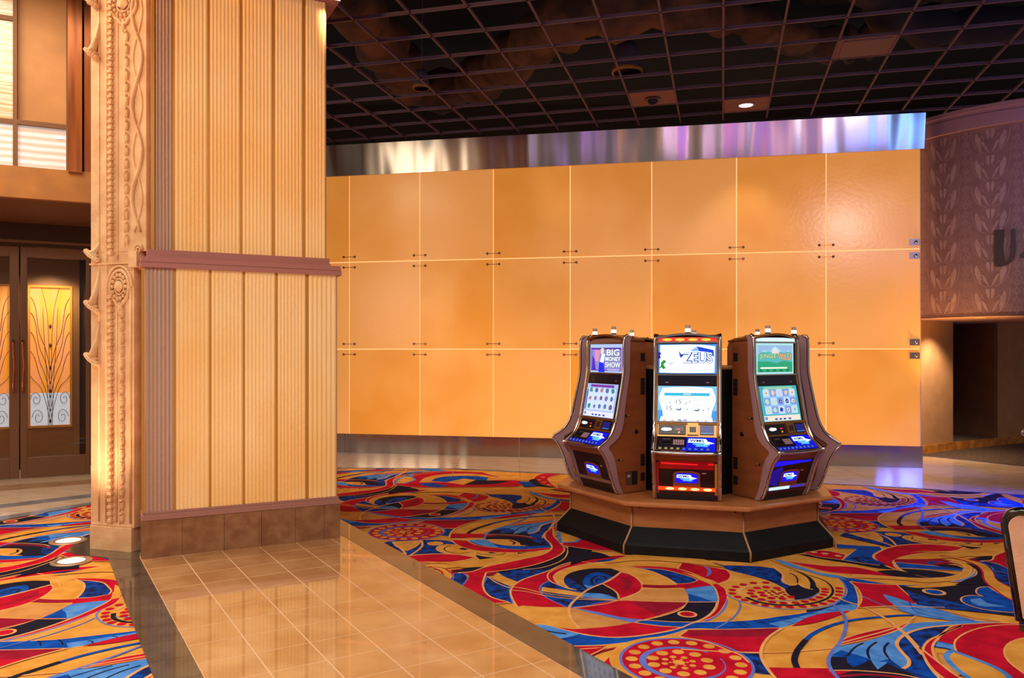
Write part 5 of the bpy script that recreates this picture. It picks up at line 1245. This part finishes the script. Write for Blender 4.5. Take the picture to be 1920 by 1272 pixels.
    part('ticket_slot', 0, lambda m: (R_.box(m, -0.10, -0.025, 0.036, 0.068, 0.004, 0.006, M_BLK), R_.poly(m, [(-0.082, 0.045), (-0.05, 0.045), (-0.05, 0.055), (-0.082, 0.055)], 0.0068, glow((230, 10, 60), 1.1)), R_.poly(m, [(-0.062+0.009*math.cos(a), 0.024+0.009*math.sin(a)) for a in [2*PI*t/12 for t in range(12)]], 0.006, glow((240, 150, 30), 1.0))), bp)
    part('card_reader', 0, lambda m: (R_.box(m, 0.004, 0.092, 0.004, R_.L+0.006, -0.006, 0.012, M_BRZ), R_.box(m, 0.022, 0.074, 0.024, 0.07, 0.012, 0.0135, mat('reader_dark', (56, 34, 30), 0.3))), bevel=0.003)
    part('player_display', 0, lambda m: (R_.box(m, 0.104, 0.215, 0.01, R_.L-0.012, -0.006, 0.006, M_BLK), R_.poly(m, [(0.11, 0.028), (0.208, 0.028), (0.208, 0.078), (0.11, 0.078)], 0.0066, glow((6, 24, 120), 0.9)), R_.poly(m, [(0.112, 0.016), (0.206, 0.016), (0.206, 0.024), (0.112, 0.024)], 0.0066, glow((60, 120, 235), 0.9))))
    kp = part('keypad_panel', 0, lambda m: (K_.box(m, -0.235, -0.012, 0.045, K_.L, -0.012, 0.0, M_PB), K_.box(m, -0.212, -0.112, 0.07, 0.105, 0.0, 0.002, mat('kp_slot', (60, 40, 34), 0.3)), K_.box(m, -0.205, -0.119, 0.076, 0.099, 0.002, 0.0025, M_BLK), K_.box(m, -0.19, -0.13, 0.122, 0.126, 0, 0.001, mat('kp_text', (150, 120, 120), 0.5))), bevel=0.002)
    def keys(m):
        for a in range(5):
            for b in range(4): K_.box(m, -0.105+0.018*a, -0.091+0.018*a, 0.064+0.014*b, 0.075+0.014*b, 0.0, 0.004, mat('key_pink', (190, 150, 160), 0.4))
    part('keypad', 0, keys, kp)
    ds = part('deck_screen', 0, lambda m: (K_.box(m, -0.004, 0.232, 0.0, K_.L, -0.012, -0.001, M_BLK), K_.poly(m, [(0.0, 0.004), (0.228, 0.004), (0.228, K_.L-0.008), (0.0, K_.L-0.004)], 0.0, BLUE), logo(m, K_, 0.004, 0.226, 0.03, K_.L-0.006, 0.0)), lab='blue deck screen with a white arrow logo')
    for k in range(9):
        def bt(m, k=k):
            u = -0.225+0.047*k; yb = k < 4
            K_.box(m, u, u+0.036, 0.006, 0.038, -0.004, 0.006, mat('btn_face', (86, 66, 90), 0.25) if variant == 'red' and yb else glow((20, 30, 170), 0.8))
            K_.box(m, u+0.008, u+0.028, 0.014, 0.018, 0.006, 0.0068, glow((225, 215, 60), 0.9) if variant == 'red' and yb else glow((130, 170, 250), 0.9)); K_.box(m, u+0.008, u+0.028, 0.024, 0.028, 0.006, 0.0068, glow((225, 215, 60), 0.9) if variant == 'red' and yb else glow((90, 130, 240), 0.9))
        part('play_button', (k, variant), bt)
    part('deck_rail', 0, lambda m: m.tube(catmull([Vector((-0.262, -0.178, 0.405)), Vector((-0.2, -0.192, 0.402)), Vector((0, -0.198, 0.398)), Vector((0.2, -0.192, 0.402)), Vector((0.262, -0.178, 0.405))], False, 5, 179), 0.014, M_CHR, 10))
    # lower belly
    col_ = {'red': (150, 6, 14), 'blue': (4, 6, 130), 'purple': (20, 14, 30)}[variant]
    def belly(m):
        L = Bl.L
        Bl.box(m, -0.25, 0.25, 0.0, L+0.02, -0.03, -0.002, mat('belly_dark', (34, 14, 20), 0.25))
        if variant == 'red':
            Bl.box(m, -0.215, 0.215, 0.245, 0.318, -0.002, 0.004, mat('belly_red', (190, 10, 26), 0.2))
            Bl.poly(m, [(-0.20, 0.29), (0.09, 0.283), (0.09, 0.295), (-0.20, 0.302)], 0.005, glow((240, 20, 30), 1.0)); Bl.poly(m, [(0.17, 0.288), (0.215, 0.288), (0.215, 0.30), (0.17, 0.30)], 0.005, glow((240, 20, 30), 1.0))
            Bl.box(m, -0.24, -0.222, 0.02, 0.3, -0.002, 0.004, mat('belly_red', (190, 10, 26), 0.2)); Bl.box(m, 0.222, 0.24, 0.02, 0.3, -0.002, 0.004, mat('belly_gold', (214, 140, 30), 0.25))
            Bl.box(m, -0.222, 0.222, 0.04, 0.08, -0.002, 0.003, mat('belly_maroon', (120, 6, 24), 0.2))
        if variant == 'blue':
            Bl.poly(m, [(-0.22, 0.262), (0.22, 0.285), (0.22, 0.302), (-0.22, 0.312)], 0.0, glow((6, 10, 235), 0.9)); Bl.poly(m, [(-0.235, 0.1), (-0.12, 0.09), (-0.08, 0.2), (-0.12, 0.26), (-0.22, 0.23)], 0.0, glow((4, 6, 150), 0.7), True)
            Bl.box(m, -0.24, 0.24, 0.025, 0.07, -0.002, 0.004, mat('belly_maroonb', (70, 8, 50), 0.2))
        Bl.box(m, 0.12, 0.155, 0.205, 0.214, -0.002, 0.001, mat('belly_tag', (190, 130, 140), 0.4))
    bl = part('belly_door', variant, belly)
    lf = part('logo_frame', 0, lambda m: (Bl.poly(m, [(-0.108, 0.085), (0.108, 0.085), (0.108, 0.205), (0.09, 0.222), (0.045, 0.232), (-0.045, 0.232), (-0.09, 0.222), (-0.108, 0.205)], 0.006, M_BRZ), Bl.box(m, -0.108, 0.108, 0.085, 0.20, -0.002, 0.0058, M_BRZ)), bl)
    part('logo_screen', 0, lambda m: (Bl.poly(m, [(-0.09, 0.122), (0.09, 0.122), (0.09, 0.2), (0.04, 0.21), (-0.04, 0.212), (-0.09, 0.205)], 0.0066, BLUE), logo(m, Bl, -0.086, 0.088, 0.125, 0.208, 0.0068)), lf)
    def strip(m):
        Bl.box(m, -0.235, 0.235, 0.058, 0.084, 0.0, 0.012, mat('strip_mauve', (150, 108, 100), 0.3, 0.2))
        if variant == 'red':
            Bl.box(m, -0.228, 0.228, 0.056, 0.088, 0.012, 0.015, glow((245, 60, 10), 1.3))
            for k in range(4): Bl.poly(m, [(-0.135+0.10*k+0.036*math.cos(a), 0.072+0.012*math.sin(a)) for a in [2*PI*t/12 for t in range(12)]], 0.0156, glow((255, 215, 130), 1.6))
        elif variant == 'blue':
            Bl.box(m, -0.215, 0.02, 0.058, 0.082, 0.012, 0.016, glow((170, 210, 255), 1.6)); Bl.box(m, 0.02, 0.2, 0.064, 0.082, 0.012, 0.014, glow((60, 50, 200), 0.8))
    part('light_strip', variant, strip, bl)
    part('base_plinth', 0, lambda m: m.box(-0.24, 0.24, 0.0, 0.03, 0.0, 0.035, M_BLK), bl)
    tag(e, label, 'slot machine', 'slot machines on the octagonal stand')
    return e
def mloc(k):           # k = side of the octagon, 0 facing the viewer, + to the right
    a = BA+k*PI/4; n = Vector((math.sin(a), -math.cos(a), 0)); t = Vector((math.cos(a), math.sin(a), 0)); r_, sh = {0: (1.0, 0), 1: (1.04, 0.045), 2: (1.075, 0.02), 3: (1.04, 0), 4: (1.0, 0)}[abs(k)]; return BC+n*r_+t*(sh if k > 0 else -sh)+Vector((0, 0, 0.431)), a
for k, v, lab in ((0, 'red', 'slot machine facing the viewer with glowing red and orange light strips and a ZEUS screen'),
                  (-1, 'purple', 'slot machine angled left with the purple BIG MONEY SHOW screen and unlit belly'),
                  (1, 'blue', 'slot machine angled right with blue belly light and green JUNGLE WILD screen'),
                  (-2, 'purple', 'slot machine seen edge-on at the far left side of the octagonal stand'),
                  (2, 'blue', 'slot machine seen edge-on at the far right side of the octagonal stand'),
                  (-3, 'purple', 'slot machine hidden behind the one with the BIG MONEY SHOW screen, its top lamp showing'),
                  (3, 'blue', 'slot machine hidden behind the one with the JUNGLE WILD screen, its top lamp showing'),
                  (4, 'red', 'slot machine directly behind the ZEUS machine, facing the back wall')):
    l, a = mloc(k); machine(v, l, a, lab, abs(k) < 4)
def glowlight(k, dy, z, e_, c, s_=0.3):
    l, a = mloc(k); n = Vector((math.sin(a), -math.cos(a), 0))
    o = area('screen_glow', l+n*dy+Vector((0, 0, z)), (0, 0, 0), s_, s_*0.5, e_, c); o.rotation_euler = (n*1+Vector((0, 0, -0.25))).to_track_quat('-Z', 'Y').to_euler()
# ------------------------------------------------------------------ stool at the right edge
M_PADC = mat('chair_pad', (222, 168, 134), 0.75, 0, (210, 154, 122), 8, 0.2, 80)
M_LAC = mat('black_lacquer', (12, 10, 14), 0.08, coat=1.0)
ch = empty('gaming_chair', (2.46, 3.49, 0), math.radians(-46))
def outline(w0, w1, z0, z1, r, n=8):
    pts = [(-w0, z0)]
    for k in range(n+1):
        a = PI-PI/2*k/n; pts.append((-w1+r+r*math.cos(a), z1-r+r*math.sin(a)))
    for k in range(n+1):
        a = PI/2-PI/2*k/n; pts.append((w1-r+r*math.cos(a), z1-r+r*math.sin(a)))
    return pts+[(w0, z0)]
def ypos(z): return 0.04*(z-0.5)
fr = [Vector((x, ypos(z)-0.02*(1-(x/0.25)**2), z)) for x, z in outline(0.20, 0.265, 0.42, 0.915, 0.07)]
m = MB(); m.tube(fr, 0.020, M_LAC, 12); m.tube([fr[0], fr[-1]], 0.018, M_LAC, 10); m.build('back_frame', ch)
pts = outline(0.182, 0.246, 0.44, 0.897, 0.055)
m = MB(); n = len(pts)
vs = [(x, ypos(z)-0.02*(1-(x/0.25)**2)-0.028, z) for x, z in pts]+[(x, ypos(z)-0.02*(1-(x/0.25)**2)+0.02, z) for x, z in pts]
t = tri([Vector(p) for p in pts]); m.add(vs, [tuple(a) for a in t]+[tuple(n+k for k in a) for a in t]+[(i, (i+1) % n, n+(i+1) % n, n+i) for i in range(n)], M_PADC)
m.build('back_pad', ch, bevel=0.008)
m = MB(); m.prism([(0.24*math.cos(a)*(1.0), 0.26+0.235*math.sin(a)) for a in [2*PI*k/24 for k in range(24)]], 0.56, 0.63, M_PADC) if False else None
m = MB(); m.prism([(-0.23, 0.05), (0.23, 0.05), (0.235, 0.42), (0.17, 0.49), (-0.17, 0.49), (-0.235, 0.42)], 0.38, 0.46, M_PADC); m.build('seat', ch, bevel=0.025)
m = MB(); m.prism([(-0.22, 0.06), (0.22, 0.06), (0.22, 0.42), (0.16, 0.47), (-0.16, 0.47), (-0.22, 0.42)], 0.35, 0.38, M_LAC); m.build('seat_frame', ch)
m = MB(); m.lathe([(0.24, 0.0), (0.24, 0.012), (0.2, 0.025), (0.035, 0.04), (0.032, 0.35)], M_LAC, 28, Matrix.Translation((0, 0.27, 0))); m.build('pedestal', ch)
tag(ch, 'beige padded chair with a glossy black back frame at the right edge', 'chair')
# another machine just past the right edge, on its own low plinth
px_ = 1911; Yd = 10.0; tip = (px_-CX)*Yd/F+0.35
m = MB(); m.box(0.0, 0.40, -0.27, 0.27, 0, 0.17, M_KICKB); pl_ = m.build('machine_plinth', loc=(tip+0.215, Yd+0.25, 0.0)); tag(pl_, 'low black plinth under the slot machine past the right edge', 'plinth')
em_ = machine('blue', (tip+0.21, Yd+0.25, 0.175), -PI/2, 'slot machine past the right edge with only its blue deck lip in view'); em_['group'] = ''
del em_['group']
